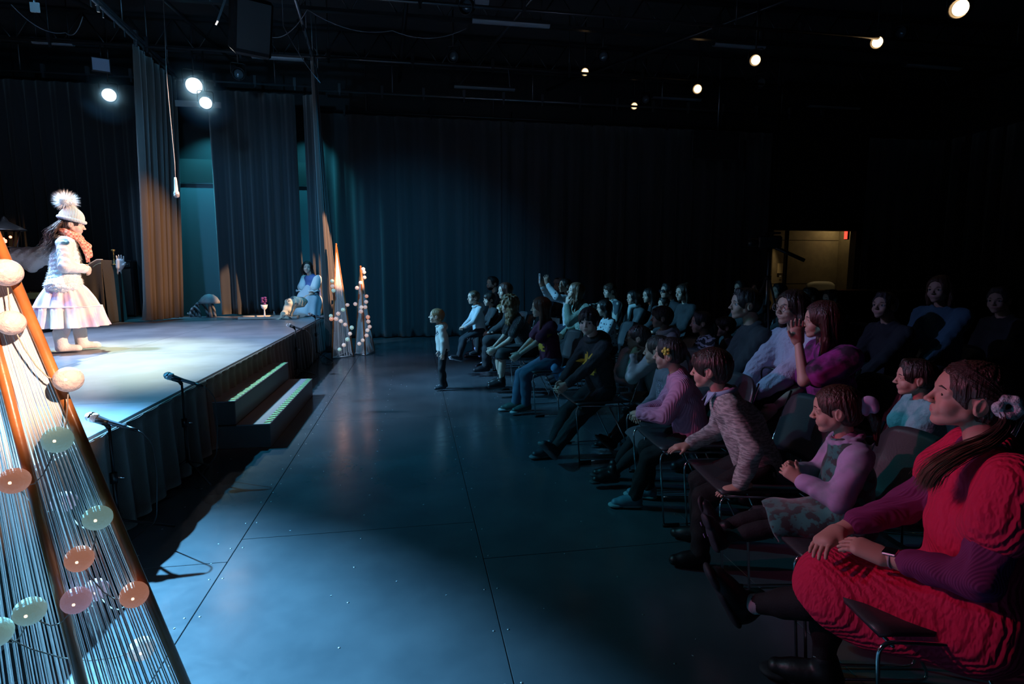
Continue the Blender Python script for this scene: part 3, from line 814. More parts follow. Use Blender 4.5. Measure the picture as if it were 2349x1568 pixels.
# stage masking
velvet_m = mat('black_velvet_mid', (.026, .03, .036), rough=.95, sheen=.4, bump='noise', bs=.15, scale=200)  # velvet copy with milder stage shade put into its colour
curtain('black leg curtain standing at mid stage, gold-lit toward its hem', [(-4.12, 9.95), (-4.20, 11.75)], .62, 4.86, 6.5, .075, bot=[(-4.30, 10.05), (-4.02, 10.75)], puddle=.10, seed=5, nz=26, sharp=1.6, m=mat('leg_cloth', (.060, .050, .045), rough=.8, sheen=.5, bump='noise', bs=.15, scale=150))
curtain('narrow black leg curtain at the far stage corner, gold-lit', [(-1.46, 9.55), (-1.62, 10.9)], .03, 4.72, 5, .05, bot=[(-1.50, 10.3), (-1.42, 11.0)], seed=6, nz=22, m=mat('leg_cloth', (.06, .05, .045)), sharp=1.6)
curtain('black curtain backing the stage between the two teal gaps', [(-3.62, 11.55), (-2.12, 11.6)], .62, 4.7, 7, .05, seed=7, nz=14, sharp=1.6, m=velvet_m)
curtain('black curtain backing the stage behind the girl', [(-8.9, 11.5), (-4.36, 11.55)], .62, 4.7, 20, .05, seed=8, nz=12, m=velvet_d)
curtain('dark curtain strip beside the far teal wall gap', [(-1.98, 11.62), (-1.70, 11.5)], .62, 4.7, 2, .03, seed=18, nz=12)
tw = mat('teal_wall', (.16, .21, .24), rough=.8, bump='noise', bs=.1, scale=30)
for x0, x1, lb in ((-4.75, -3.55, 'pale wall panel in the gap beside the leg curtain'), (-2.35, -1.80, 'pale wall panel in the narrow gap behind the seated woman')):
    zt, zl = AY(465, 366, 12.6)[2], AY(465, 421, 12.57)[2]
    b = MB(); b.box(((x0+x1)/2, 12.6, zt/2), (x1-x0, .06, zt)); o = tag(b.build('wall_panel', tw), lb, 'wall panel')
    MB().box(((x0+x1)/2, 12.56, zl), (x1-x0, .03, .025)).build('ledge', gmetal, o)
    MB().box(((x0+x1)/2, 12.565, (zl+zt)/2+.01), (x1-x0, .01, zt-zl-.02)).build('dark_band', mat('band_grey', (.035, .037, .037), rough=.8), o)

# doorway recess
beige = mat('beige_wall', (.30, .25, .15), rough=.85, bump='noise', bs=.15, scale=20, col2=(.25, .21, .13), vscale=6)
ds = empty('door_1', (9.72, 13.4, 0)); ds['kind'] = 'structure'
for zc, zh in ((.55, 1.09), (1.66, 1.11), (2.62, .80)):
    for xc, w in ((-.72, .30), (.38, 1.88)): MB().box((xc-.05, 0, zc), (w-.008, .06, zh-.008), bev=.003).build('wall_panel', beige, ds)
MB().box((-1.12, -.0, 1.5), (.42, .06, 3.0), bev=.003).build('wall_panel', beige, ds)
MB().box((-.66, -.62, 1.2), (.045, .1, 2.45)).build('door_post', blk, ds)
MB().box((1.30, -.3, 1.5), (.06, .8, 3.0)).build('side_panel', beige, ds); MB().box((0, -.3, 2.86), (2.7, .8, .06)).build('recess_ceiling', beige, ds)
MB().box((-1.36, -.3, 1.5), (.06, .8, 3.0)).build('side_panel', beige, ds)
for nm, px, py, w, h, m_, lb, ct in (('notice', 1790, 615, .16, .25, mat('paper_yellow', (.75, .62, .35), rough=.7), 'yellowed paper notice pinned on the lit doorway wall', 'notice'),
                                    ('label_plate', 1790, 633, .06, .04, mat('plate_white', (.6, .6, .6)), 'small white plate below the paper notice', 'plate')):
    q = AY(px, py, 13.34); tag(MB().box((0, 0, 0), (w, .006, h)).build(nm, m_, loc=tuple(q)), lb, ct)
q = AY(1930, 527, 13.0)
dl = empty('ceiling_lamp', (q[0], 13.0, 2.80), 0, 'glowing flush lamp in the ceiling of the doorway recess', 'lamp')
MB().box((0, 0, 0), (.30, .16, .03)).build('housing', blk, dl); MB().box((0, 0, -.018), (.26, .12, .008)).build('lens', mat('lamp_warm', (1, .8, .5), emit=(1, .72, .38), es=6), dl)
area('recess_light', (q[0], 13.0, 2.75), (q[0]-.9, 13.3, 1.0), 2.6, (1, .75, .38), .2)
q = AY(1963, 543, 12.68)
xs_ = empty('exit_sign', (10.82, 12.9, 2.34), 0, 'small red-lit sign box on the right jamb of the doorway', 'sign')
MB().box((0, 0, 0), (.05, .12, .24)).build('housing', blk, xs_); MB().box((-.03, 0, 0), (.012, .10, .21)).build('lit_face', mat('exit_red', (.8, .05, .03), emit=(1, .07, .04), es=1.6), xs_)
spot('notice_light', (8.95, 12.9, 2.74), (8.98, 13.37, 1.45), 26, (1, .72, .38), 34, .8, .04)
spot('counter_fill_warm', (9.7, 12.95, 2.70), (9.3, 9.6, 1.1), 60, (1, .72, .38), 26, .8, .04)  # added spot brightening the counter edge, not part of the recess lamp
# counter right of the door
ct = empty('counter', (9.6, 9.6, 0), 0, 'long dark counter behind the rear seats with a lit timber edge', 'counter')
MB().box((0, 0, 1.06), (4.6, .5, .04), bev=.01).build('counter_top', mat('timber_edge', (.28, .19, .09), rough=.5), ct); MB().box((0, .03, .52), (4.5, .42, 1.03)).build('counter_body', blk, ct)
# pale armchair in the doorway
ac = empty('armchair', (AY(1900, 670, 12.85)[0], 12.85, 0), math.radians(-95), 'pale high-backed armchair standing in front of the lit doorway', 'chair')
wv = mat('pale_vinyl', (.62, .62, .52), rough=.5)
MB().box((.05, 0, .42), (.6, .6, .16), bev=.05).build('seat', wv, ac)
bk = MB(); bk.grid(lambda u, v: (-.28+.05*math.cos((u-.5)*3)-.06*v, (u-.5)*.78, .45+.72*v*(1-.12*abs(2*u-1)**4)), 12, 8); o = bk.build('backrest', wv, ac); o.modifiers.new('t', 'SOLIDIFY').thickness = .05
for s in (1, -1):
    MB().box((.0, s*.34, .62), (.55, .07, .06), bev=.02).build('armrest', wv, ac)
    for x in (-.22, .25): MB().tube([(x, s*.26, 0), (x, s*.26, .36)], .018).build('leg', bmetal, ac)
# tripod with camera
q = AY(1757, 720, 4.9)
tr = empty('tripod', (q[0], 4.9, 0), 0, 'silver video tripod standing between the rear seats', 'tripod')
MB().tube([(0, 0, .9), (0, 0, 1.62)], .014).build('centre_column', gmetal, tr); MB().tube([(0, 0, 1.05), (0, 0, 1.12)], .03).build('collar', bmetal, tr)
MB().tube([(0, 0, 1.36), (0, 0, 1.40)], .028).build('collar', bmetal, tr)
for k in range(3):
    a = 2.2+k*2.094; MB().tube([(.02*math.cos(a), .02*math.sin(a), 1.36), (.48*math.cos(a), .48*math.sin(a), .01)], .011).build('leg', gmetal, tr)
    MB().tube([(0, 0, .95), (.14*math.cos(a), .14*math.sin(a), 1.02)], .006).build('brace', gmetal, tr)
cmr = empty('video_camera', (q[0], 4.9, 1.62), math.radians(150), 'black video camera with a microphone barrel on the tripod', 'camera')
MB().box((0, 0, .09), (.20, .09, .12), bev=.015).build('camera_body', bmetal, cmr); MB().lathe([(0, 0), (.035, 0), (.04, .06), (.036, .1), (0, .1)], 14, (.09, 0, .09), M=dirM((1, 0, 0))).build('lens', bmetal, cmr)
MB().box((-.02, 0, .175), (.14, .02, .02), bev=.006).build('handle', bmetal, cmr)
MB().tube([(-.05, .03, .04), (-.30, .0, -.08)], .017, 10).build('pan_handle', bmetal, cmr)
# ------------------------------------------------------------------ ceiling rig
def pipe(name, a, b, r, m, lab, cat, group=None, clamps=0):
    o = MB().tube([a, b], r, 10).build(name, m); tag(o, lab, cat, group)
    A, B = Vector(a), Vector(b)
    for i in range(clamps):
        p = A.lerp(B, (i+.5)/clamps)
        MB().box((p.x, p.y, p.z+.06), (.05, .06, .16)).box((p.x, p.y, p.z-.055), (.03, .03, .07)).build('clamp', m, o)
    if clamps:
        for i in range(4):
            p = A.lerp(B, (i+.5)/4); MB().tube([p, (p.x, p.y, 5.91)], .010, 6).build('hanger', m, o)
    return o
BT = 'lighting pipes across the ceiling'
pm = mat('pipe_black', (.035, .037, .042), rough=.3, metal=.5); pg = mat('pipe_grey', (.16, .17, .19), rough=.3, metal=.7)
pipe('lighting_pipe', (-1.75, 12.0, 4.92), (9.6, 12.0, 4.92), .024, pg, 'long grey pipe above the back wall curtains with clamps', 'pipe', BT, 14)
pipe('lighting_pipe', (-7.5, 10.3, 4.95), (9, 10.3, 4.95), .024, pm, 'black pipe carrying lamps in front of the back curtain pipe', 'pipe', BT, 12)
pipe('lighting_pipe', (-7.5, 11.9, 4.95), (-1.8, 11.9, 4.95), .022, pg, 'grey pipe above the stage backing curtains', 'pipe', BT, 8)
pipe('lighting_pipe', (-7.5, 8.05, 4.95), (12, 8.05, 4.95), .024, pm, 'black pipe carrying amber lamps over the middle of the hall', 'pipe', BT, 14)
pipe('lighting_pipe', (-1.5, 5.8, 4.95), (12, 5.8, 4.95), .024, pm, 'black pipe nearest the camera over the audience', 'pipe', BT, 10)
rl = pipe('curtain_rail', (-4.0, 8.2, 4.93), (-4.19, 11.8, 4.93), .022, pg, 'bright steel curtain rail running back over the stage', 'rail', None, 3)
MB().box((-4.07, 9.9, 4.98), (.035, 3.4, .045), rot=(0, 0, .052)).build('track', pg, rl)
for k in range(10): MB().box((-4.02-.17*k/10, 8.6+.33*k, 4.87), (.012, .02, .1)).build('hook', pg, rl)
rr_ = pipe('curtain_rail', (-1.42, 8.1, 4.92), (-1.63, 11.5, 4.92), .026, pg, 'short steel curtain rail above the far stage corner', 'rail', None, 2)
for k in range(6): MB().box((-1.47-.03*k, 8.9+.45*k, 4.86), (.012, .02, .1)).build('hook', pg, rr_)
pipe('curtain_rail', (-2.2, 12.5, 4.68), (8.35, 12.5, 4.68), .018, pm, 'black rail the back wall curtains hang from', 'rail', None, 6)
# open-web joists
for j, y in enumerate((9.3, 6.7, 4.4, 11.4)):
    jo = empty('roof_truss', (2, y, 5.4), 0, ['steel roof truss over the far trees', 'steel roof truss over the middle rows', 'steel roof truss over the near rows', 'steel roof truss closest to the back wall'][j], 'truss', 'open-web roof trusses')
    MB().box((0, 0, .42), (21.5, .08, .05)).build('top_chord', pm, jo); MB().box((0, 0, -.12), (21.5, .08, .05)).build('bottom_chord', pm, jo)
    wb = MB(); n = 30
    for k in range(n):
        x = -10.7+21.4*k/n; wb.tube([(x, 0, -.12), (x+21.4/n/2, 0, .42)], .012, 5); wb.tube([(x+21.4/n/2, 0, .42), (x+21.4/n, 0, -.12)], .012, 5)
    o = wb.build('web_rods', pm, jo); o['kind'] = 'stuff'
bracing = [((-6.3, 4.3, 5.2), (-4.4, 10.0, 5.2)), ((-3.6, 6.6, 5.2), (-3.1, 11.9, 5.2)), ((-3.0, 6.6, 5.3), (-2.6, 11.9, 5.3)), ((1.9, 7.5, 5.25), (1.0, 12.3, 5.25)), ((6.0, 6.5, 5.25), (2.9, 12.3, 5.25)), ((0.1, 6.5, 5.25), (-.2, 12.3, 5.25))]
for k, (a, b) in enumerate(bracing):
    o = MB().tube([a, b], .035, 4).build('ceiling_beam', pm)
    tag(o, ['dark beam over the girl on stage', 'dark beam over mid stage, left one of a close pair', 'dark beam over mid stage, right one of a close pair', 'dark beam running back over the middle of the floor', 'slanting dark beam over the audience', 'dark beam over the two far trees'][k], 'beam', 'beams running toward the back wall')
# unlit strip fixtures
sf = mat('strip_diffuser', (.20, .23, .27), rough=.4); 
for k, (x0, y0, x1, lb) in enumerate(((1083, 50, 1262, 'unlit strip lamp showing largest above the middle of the hall'), (1637, 104, 1750, 'unlit strip lamp between the amber spotlights'), (1040, 208, 1175, 'unlit strip lamp above the teal-lit back curtain'), (2075, 151, 2198, 'unlit strip lamp far over the right rear seats'), (75, 98, 175, 'unlit strip lamp over the left of the stage'), (1475, 240, 1575, 'unlit strip lamp just above the back pipe'), (1805, 264, 1906, 'unlit strip lamp above the doorway side'), (578, 132, 700, 'unlit strip lamp over the far end of the stage'), (1050, 3, 1120, 'unlit strip lamp at the top over the stage front'))):
    A = G(x0, y0, 5.2); B = G(x1, y0+10, 5.2); L = B[0]-A[0]; A[1] = min(A[1], 12.3)
    e = empty('strip_lamp', ((A[0]+B[0])/2, A[1], 5.2), 0, lb, 'lamp', 'unlit strip lamps on the ceiling')
    MB().box((0, 0, .05), (L, .14, .06), bev=.01).build('housing', pm, e)
    MB().grid(lambda u, v: ((u-.5)*L, .06*math.cos(math.pi*v), .02-.035*math.sin(math.pi*v)), 2, 8).build('diffuser', sf, e)
    for s_ in (-.4, .4): MB().tube([(L*s_, 0, .05), (L*s_, 0, .71)], .008, 5).build('hanger', pm, e)

def lamp(p, tgt, lab, emit=None, es=0, big=1.0, group=None, zpipe=4.95, halo=0):
    p = Vector(p); d = (Vector(tgt)-p).normalized(); M = dirM(d)
    e = empty('spotlight', p, 0, lab, 'spotlight', group); s = big
    MB().lathe([(0, -.24*s), (.05*s, -.24*s), (.075*s, -.20*s), (.08*s, -.02*s), (.095*s, 0), (.098*s, .06*s), (.088*s, .06*s), (.085*s, .0), (.072*s, -.03*s)], 20, M=M).build('lamp_body', bmetal, e)
    lm = mat('lens_%s_%g' % (emit, es), (.05, .05, .05) if not emit else (1, .8, .6), rough=.08, emit=emit, es=es) if emit else mat('lens_dark', (.10, .12, .14), rough=.05, metal=.3)
    MB().lathe([(0, -.005*s), (.03*s, -.008*s), (.055*s, -.016*s), (.074*s, -.030*s)], 20, M=M).build('lens', lm, e)
    rb = MB(); 
    for q in (-.05, -.08, -.11, -.14): rb.lathe([(.081*s, q*s), (.087*s, q*s-.004), (.081*s, q*s-.010)], 20, M=M)
    rb.build('cooling_fins', bmetal, e)['kind'] = 'stuff'
    h = zpipe-p.z; sx = .11*s; l = Vector((0, 0, 1)).cross(d); l = (l if l.length > .1 else Vector((1, 0, 0))).normalized()
    MB().tube(arc([l*sx, l*sx+Vector((0, 0, min(.17*s, h*.6))), -l*sx+Vector((0, 0, min(.17*s, h*.6))), -l*sx], .03), .008, 6).tube([(0, 0, min(.17*s, h*.6)), (0, 0, h)], .012, 6).build('yoke', bmetal, e)
    return e
SPW = [(2202, 19, 2.2, 1), (2012, 97, 1.6, .9), (1733, 138, 1.2, .8), (1600, 204, 1.2, .85), (1455, 243, .8, .75), (1342, 165, 1.0, .7)]
NM = ['amber spotlight brightest of the row, at the top right corner', 'amber spotlight second along the hall from the top right corner', 'amber spotlight above the strip lamp over the rear seats', 'amber spotlight above the middle of the audience', 'dim amber spotlight nearest the back pipe', 'amber spotlight next to the unlit strip lamps']
for (x, y, e_, s), n_ in zip(SPW, NM):
    ypl = {2202: 5.8, 2012: 8.05, 1733: 8.05, 1600: 10.3, 1455: 12.0, 1342: 10.3}[x]
    q = AY(x, y, ypl); lamp(q, (-.3, 2.0, 1.6), n_, (1, .62, .28), 3.5*e_, s*1.12, 'amber spotlights over the audience', zpipe=5.9)
for x, y, yp, n_ in ((1040, 130, 10.3, 'unlit spotlight over the far trees with amber glints'), (1070, 15, 8.05, 'unlit spotlight at the top above the trees with amber glints'), (1383, 130, 10.3, 'unlit spotlight right beside an amber one'), (2065, 75, 8.05, 'unlit spotlight just right of an amber one near the top'), (1745, 190, 10.3, 'unlit spotlight hanging over the rear seats'), (1480, 228, 12.0, 'small unlit spotlight on the back pipe'), (547, 170, 10.3, 'dark round speaker-like spotlight over mid stage')):
    q = AY(x, y, yp); lamp(q, (-1.5, 2.5, 2.2) if x != 547 else (.2, .2, 2.5), n_, None, 0, 1.0, 'unlit spotlights on the pipes', zpipe=5.9)
BL = (.75, .88, 1.0)
for (x, y, s), n_ in zip(((250, 217, 1.0), (445, 195, 1.25), (472, 235, .95)), ('blue-white stage lamp left of the leg curtain', 'blue-white stage lamp right of the leg curtain, upper of two', 'blue-white stage lamp right of the leg curtain, lower of two')):
    q = AY(x, y, 10.3); lamp(q, (-1.0, 3.0, 1.0), n_, BL, 35, s*1.1, 'lit blue-white lamps over the stage')
hz = bpy.data.materials.new('haze'); hz.use_nodes = True; nt = hz.node_tree; nt.nodes.remove(nt.nodes['Principled BSDF'])
tc = nt.nodes.new('ShaderNodeTexCoord'); vl = nd(nt, 'ShaderNodeVectorMath', operation='LENGTH'); mr = nt.nodes.new('ShaderNodeMapRange'); pw = nd(nt, 'ShaderNodeMath', operation='POWER'); ml = nd(nt, 'ShaderNodeMath', operation='MULTIPLY')
nt.links.new(tc.outputs['Object'], vl.inputs[0]); nt.links.new(vl.outputs['Value'], mr.inputs[0]); mr.inputs[1].default_value = 0; mr.inputs[2].default_value = .48; mr.inputs[3].default_value = 1; mr.inputs[4].default_value = 0
nt.links.new(mr.outputs[0], pw.inputs[0]); pw.inputs[1].default_value = 1.6; nt.links.new(pw.outputs[0], ml.inputs[0]); ml.inputs[1].default_value = 2.6
vs = nt.nodes.new('ShaderNodeVolumeScatter'); vs.inputs['Color'].default_value = (.35, .75, 1, 1); vs.inputs['Anisotropy'].default_value = .3
nt.links.new(ml.outputs[0], vs.inputs['Density']); nt.links.new(vs.outputs[0], nt.nodes['Material Output'].inputs['Volume'])
for (x, y, s) in ((250, 217, 1.0), (445, 195, 1.25), (472, 235, .95)):
    q = AY(x, y, 10.3); o = MB().sphere((0, 0, 0), .5*s, 20, 12).build('haze', hz, loc=tuple(q)); tag(o, 'bluish haze glowing around a lit stage lamp', 'haze', kind='stuff')
# square fixture and plates over the stage
q = AY(233, 152, 10.3); e = empty('flood_lamp', q, math.radians(20), 'square glassy flood lamp hanging left of the leg curtain', 'lamp')
MB().box((0, 0, 0), (.26, .16, .22), bev=.01).build('housing', bmetal, e); MB().box((0, -.083, 0), (.22, .01, .18)).build('glass', mat('flood_glass', (.25, .28, .38), rough=.3), e); MB().tube([(0, 0, .1), (0, 0, 4.95-q[2])], .012).build('yoke', bmetal, e)
q = AY(455, 239, 11.3); tag(MB().box((0, 0, 0), (.75, .03, .1)).build('sign_plate', mat('plate_pale', (.35, .38, .40), rough=.6), loc=tuple(q)), 'pale blank plate behind the lower blue-white lamp', 'plate')
MB().tube([(0, 0, .05), (0, .1, .5)], .01, 5).build('hanger', bmetal, bpy.data.objects['sign_plate'])
q = AY(80, 17, 7.5); tag(MB().box((0, 0, 0), (.09, .02, .10)).build('ceiling_box', mat('plate_pale', (.35, .38, .40)), loc=tuple(q)), 'small pale box near the ceiling at the top left corner', 'box')
MB().tube([(0, 0, .04), (0, 0, 5.9-q[2])], .008, 5).build('hanger', bmetal, bpy.data.objects['ceiling_box'])
# projector / speaker cluster
q = AY(575, 70, 7.6); e = empty('hanging_speaker', q, math.radians(25), 'black loudspeaker hung above the far stage corner with red pilot lights', 'speaker')
MB().box((0, 0, .05), (.42, .40, .62), rot=(.45, 0, 0), bev=.03).build('cabinet', bmetal, e); MB().box((0, -.19, -.02), (.36, .02, .52), rot=(.45, 0, 0)).build('grille', mat('grille', (.03, .032, .036), rough=.6), e)
MB().box((-.27, 0, .25), (.02, .3, .5), rot=(.2, .35, 0)).build('bracket', pg, e)
MB().tube([(0, 0, .3), (0, 0, 5.9-q[2])], .02).build('mount', bmetal, e)
for a in ((.05, -.17, .31), (.12, -.24, .16)): MB().sphere(a, .012, 8, 6).build('pilot_light', mat('pilot_red', (.5, .02, .02), emit=(1, .05, .04), es=.9), e)
# hanging screen frame
q = AY(1640, 335, 11.3); e = empty('hanging_screen', q, 0, 'dark hanging screen box with thin pale edges under the back pipe', 'screen')
MB().box((0, 0, 0), (1.05, .10, .58), bev=.01).build('screen_body', blk, e); MB().box((.0, -.055, -.285), (.98, .015, .012)).build('edge_strip', gmetal, e); MB().box((.52, -.055, 0), (.012, .015, .5)).build('edge_strip', gmetal, e)
MB().tube([(.05, 0, .28), (.05, 0, 5.9-q[2])], .015).build('hanger', gmetal, e)
# cables
def cable(pts, r, lab, sag=0, m=None, cat='cable', parent=None, name='cable', group=None):
    P = [Vector(p) for p in pts]; out = []
    for i in range(len(P)-1):
        for k in range(10):
            t = k/10; p = P[i].lerp(P[i+1], t); p.z -= sag*4*t*(1-t); out.append(p)
    out.append(P[-1]); o = MB().tube(out, r, 5).build(name, m or cablem, parent)
    return tag(o, lab, cat, group) if lab else o
cm2 = mat('cable_grey', (.16, .16, .19), rough=.5)
cable([G(620, 85, 4.9), G(705, 22, 4.95), G(900, 70, 4.9), G(1070, 65, 4.95)], .006, 'grey cable swagged between ceiling pipes above the two trees', .12, cm2)
cable([G(25, 10, 5), G(150, 75, 4.95), G(190, 38, 5.1)], .006, 'grey cable looping at the top left above the stage', .12, cm2)
cable([AY(1165, 150, 10.3), AY(1170, 200, 10.3)], .006, 'short cable end dangling from a pipe over the trees', 0, cm2)
cable([AY(650, 60, 8.8)*v3(1, 1, 0)+v3(0, 0, 5.95), AY(650, 60, 8.8), AY(735, 190, 8.8)], .006, 'thin cable hanging beside the far curtain rail', .05, cm2)
# hanging microphone
e = empty('hanging_microphone', AY(404, 432, 6.2), 0, 'white microphone hanging head-down over the stage on a long cable', 'microphone')
top_ = AY(372, -60, 6.2)-np.array(e.location)
micw = mat('mic_white', (.70, .68, .68), rough=.4)
MB().lathe([(0, -.10), (.02, -.095), (.026, -.075), (.024, -.055), (.018, -.045), (.013, .06), (.010, .085), (0, .085)], 14, (0, 0, .02)).build('handle', micw, e)
MB().sphere((0, 0, -.065), .0265, 14, 10).build('grille', mat('mic_grille', (.35, .33, .34), rough=.5, metal=.6, bump='voronoi', bs=.6, scale=300), e)
MB().tube([(0, 0, .1), (.004, 0, .25), (-.012, 0, 1.0), tuple(top_)], .0035, 6).build('cable', mat('cable_pale', (.5, .42, .40), rough=.5), e)

# ------------------------------------------------------------------ microphones along the stage edge
grm = mat('mic_mesh', (.62, .62, .66), rough=.35, metal=.7, bump='voronoi', bs=.7, scale=350)
def mic_stand(p, lab, aim=(-1, .15, .32), foot=0.0, cbl=True):
    d = nrm(v3(*aim)); base = v3(p[0]+.12, p[1], 0); top = v3(base[0], base[1], p[2]-.09)
    e = empty('microphone_stand', tuple(base), 0, 'black stand carrying the '+lab, 'microphone stand', 'microphone stands along the stage edge')
    H_ = top[2]
    MB().tube([(0, 0, .12), (0, 0, H_-.22)], .011).build('lower_pole', bmetal, e); MB().tube([(0, 0, H_-.24), (0, 0, H_+.045)], .008).build('upper_pole', bmetal, e)
    MB().lathe([(.012, -.03), (.019, -.028), (.019, .028), (.012, .03)], 12, (0, 0, H_-.23)).build('clutch', bmetal, e)
    MB().tube([(0, 0, H_-.23), (.05, 0, H_-.23)], .006).build('clutch_knob', chrome, e)
    for k in range(3):
        a = foot+k*2.094; MB().tube(arc([(0, 0, .14), (.03*math.cos(a), .03*math.sin(a), .12), (.26*math.cos(a), .26*math.sin(a), .012)], .02), .007).build('leg', bmetal, e)
    cl = nrm(v3(-d[0], -d[1], 0))
    MB().tube([(0, 0, H_+.04), tuple(v3(0, 0, H_+.04)+d*.03+v3(0, 0, .03))], .012).tube([tuple(v3(0, 0, H_+.065)+d*.0), tuple(v3(0, 0, H_+.065)+d*.06)], .019, 12).build('clip', bmetal, e)
    q = v3(base[0], base[1], H_+.072)
    m = empty('microphone', tuple(q), 0, 'silver-headed '+lab, 'microphone', 'microphones pointing at the stage'); M = dirM(d)
    MB().lathe([(0, -.10), (.010, -.10), (.0115, -.08), (.0125, -.0), (.018, .055), (.0195, .06)], 16, M=M).build('handle', mat('mic_body', (.10, .11, .13), rough=.35, metal=.5), m)
    MB().lathe([(.0195, .06), (.0255, .066), (.0265, .09), (.024, .105), (.014, .118), (0, .121)], 18, M=M).build('grille', grm, m)
    MB().lathe([(.0262, .083), (.0275, .085), (.0275, .091), (.0262, .093)], 18, M=M).build('ring', chrome, m)
    MB().lathe([(0, -.15), (.006, -.15), (.009, -.13), (.0105, -.095), (0, -.095)], 12, M=M).build('plug', bmetal, m)
    if cbl:
        b0 = -d*.15; pts = [b0, b0-d*.03+v3(0, 0, -.01), b0+v3(.07, 0, -.08), b0+v3(.085, -.02, -.25), b0+v3(.06, -.01, -.5), v3(.05, 0, -q[2]+.01)]
        MB().tube(arc(pts, .05), .0035, 6).build('cable', cablem, m)
mic_stand(AX(190, 962, -1.70), 'microphone half hidden by the near string tree', foot=.6)
mic_stand(AX(372, 866, -1.70), 'microphone standing alone at the stage edge before the steps', foot=1.4)
mic_stand(AX(655, 747, -1.70), 'microphone just beyond the steps', foot=.5)
mic_stand(AX(705, 722, -1.70), 'microphone farthest along the stage edge', foot=-.5)
o = MB().tube(arc([(-1.45, 9.2, .01), (-1.3, 8.9, .01), (-1.28, 9.35, .012), (-1.5, 9.7, .01)], .15), .004, 5).build('cable', cablem); tag(o, 'black cable trailing on the floor beside the far microphone stand', 'cable')

# ------------------------------------------------------------------ string trees
woodm = mat('copper_wood', (.50, .17, .045), rough=.35, bump='noise', bs=.1, scale=40, col2=(.38, .11, .03), vscale=10, coat=.3)
yarn = mat('yarn', (.80, .74, .72), rough=.7)
def tree(A, feet, lab, nst, r_pole, r_str, balls, ball_r, glab, seed, glow=1.2, tilt_cols=None):
    A = np.asarray(A, float); feet = [np.asarray(f_, float) for f_ in feet]; c = sum(feet)/3
    e = empty('string_tree', (c[0], c[1], 0), 0, lab, 'string tree', 'tall pyramid trees of strung yarn'); o0 = v3(c[0], c[1], 0)
    for f_ in feet: MB().tube([tuple(A-o0), tuple(f_-o0+v3(0, 0, .01))], r_pole, 12).build('pole', woodm, e)
    MB().sphere(tuple(A-o0), r_pole*1.5, 12, 8).build('finial', woodm, e)
    pb = mat('base_bar', (.60, .60, .62), rough=.5)
    for i in range(3): a, b_ = feet[i], feet[(i+1) % 3]; MB().tube([tuple(a-o0+v3(0, 0, .02)), tuple(b_-o0+v3(0, 0, .02))], r_pole*.8, 8).build('base_bar', pb, e)
    rd = random.Random(seed)
    for i in range(3):
        a, b_ = feet[i], feet[(i+1) % 3]
        for k in range(nst):
            t = (k//2*2+.7+(k % 2)*.8+rd.uniform(-.15, .15))/nst
            if t > .985: continue
            q = a*(1-t)+b_*t+v3(0, 0, .03); s0 = A-v3(0, 0, .03)+(q-A)*.02
            mid = (s0+q)/2
            MB().tube([tuple(s0-o0), tuple(q-o0)], r_str, 4, cap=False).build('string', yarn, e)
    # garland of cotton balls
    g = empty('light_garland', (c[0], c[1], 0), 0, glab, 'light garland', 'garlands of cotton ball lights on the string trees')
    cols = [(.75, .55, .50), (.42, .62, .58), (.85, .42, .30), (.62, .40, .48), (.78, .66, .62)]
    pts = []
    for j, b_ in enumerate(balls):
        p, ci = np.asarray(b_[0], float), b_[1]
        pts.append(tuple(p-o0))
        cc = cols[ci]; bmm = mat('cotton_ball_%d_%g' % (ci, glow), cc, rough=.8, bump='noise', bs=.5, scale=90, emit=tuple(x**1.3 for x in cc), es=glow*.33)
        bm_ = MB(); rr = ball_r*rd.uniform(.94, 1.06)
        bm_.sphere(tuple(p-o0), (rr*rd.uniform(.98, 1.04), rr, rr*rd.uniform(.92, 1)), 20, 14)
        o = bm_.build('cotton_ball', bmm, g)
        if glow: MB().sphere(tuple(p-o0+(v3(0, 0, 0)-p*v3(1, 1, 0)*.0)+v3(.2, -.6, .1)*rr*1.35), rr*.17, 8, 6).build('bulb', mat('led_warm', (1, .8, .5), emit=(1, .7, .45), es=2.2), o)
    sp = []
    for i in range(len(pts)-1):
        a, b_ = Vector(pts[i]), Vector(pts[i+1])
        for k in range(5):
            t = k/5; q = a.lerp(b_, t); q.z -= .05*4*t*(1-t); sp.append(q)
    MB().tube(sp+[Vector(pts[-1])], .0016 if ball_r > .028 else .0022, 5).build('cord', mat('cord_pale', (.45, .38, .33), rough=.6), g)
# near tree
A = AF(-170, 163, 1.30); fR = G(563, 1900); fM = G(292, 1975); fL = G(-120, 1800)
def on(px, py, a, b, c, out=.0):
    """ray against the face a b c"""
    n = np.cross(b-a, c-a); d = ray(px, py); o = v3(0, 0, CAMH); t = (a-o).dot(n)/d.dot(n); return o+d*t*(1-out)
nb = [((-8, 1450), 1, 0), ((68, 1401), 1, 0), ((175, 1376), 3, 0), ((220, 1352), 3, -1), ((308, 1363), 2, 0), ((182, 1281), 2, 0), ((224, 1187), 1, 0), ((147, 1150), 3, -1), ((32, 1102), 2, 0), ((132, 1008), 1, 0), ((157, 870), 0, 0), ((25, 740), 0, 0), ((14, 625), 0, 0)]
bl = []
for (x, y), ci, bk in nb: bl.append((on(x, y, A, fR, fM, .02 if bk == 0 else -.16), ci))
bl.insert(0, (on(325, 1487, A, fR, fM, -.05), 4))
tree(A, [fR, fM, fL], 'tall yarn-strung pyramid tree with copper wooden poles nearest the camera', 30, .0115, .0019, bl, .031, 'garland of pastel cotton ball lights winding round the nearest string tree', 3, glow=1.0)
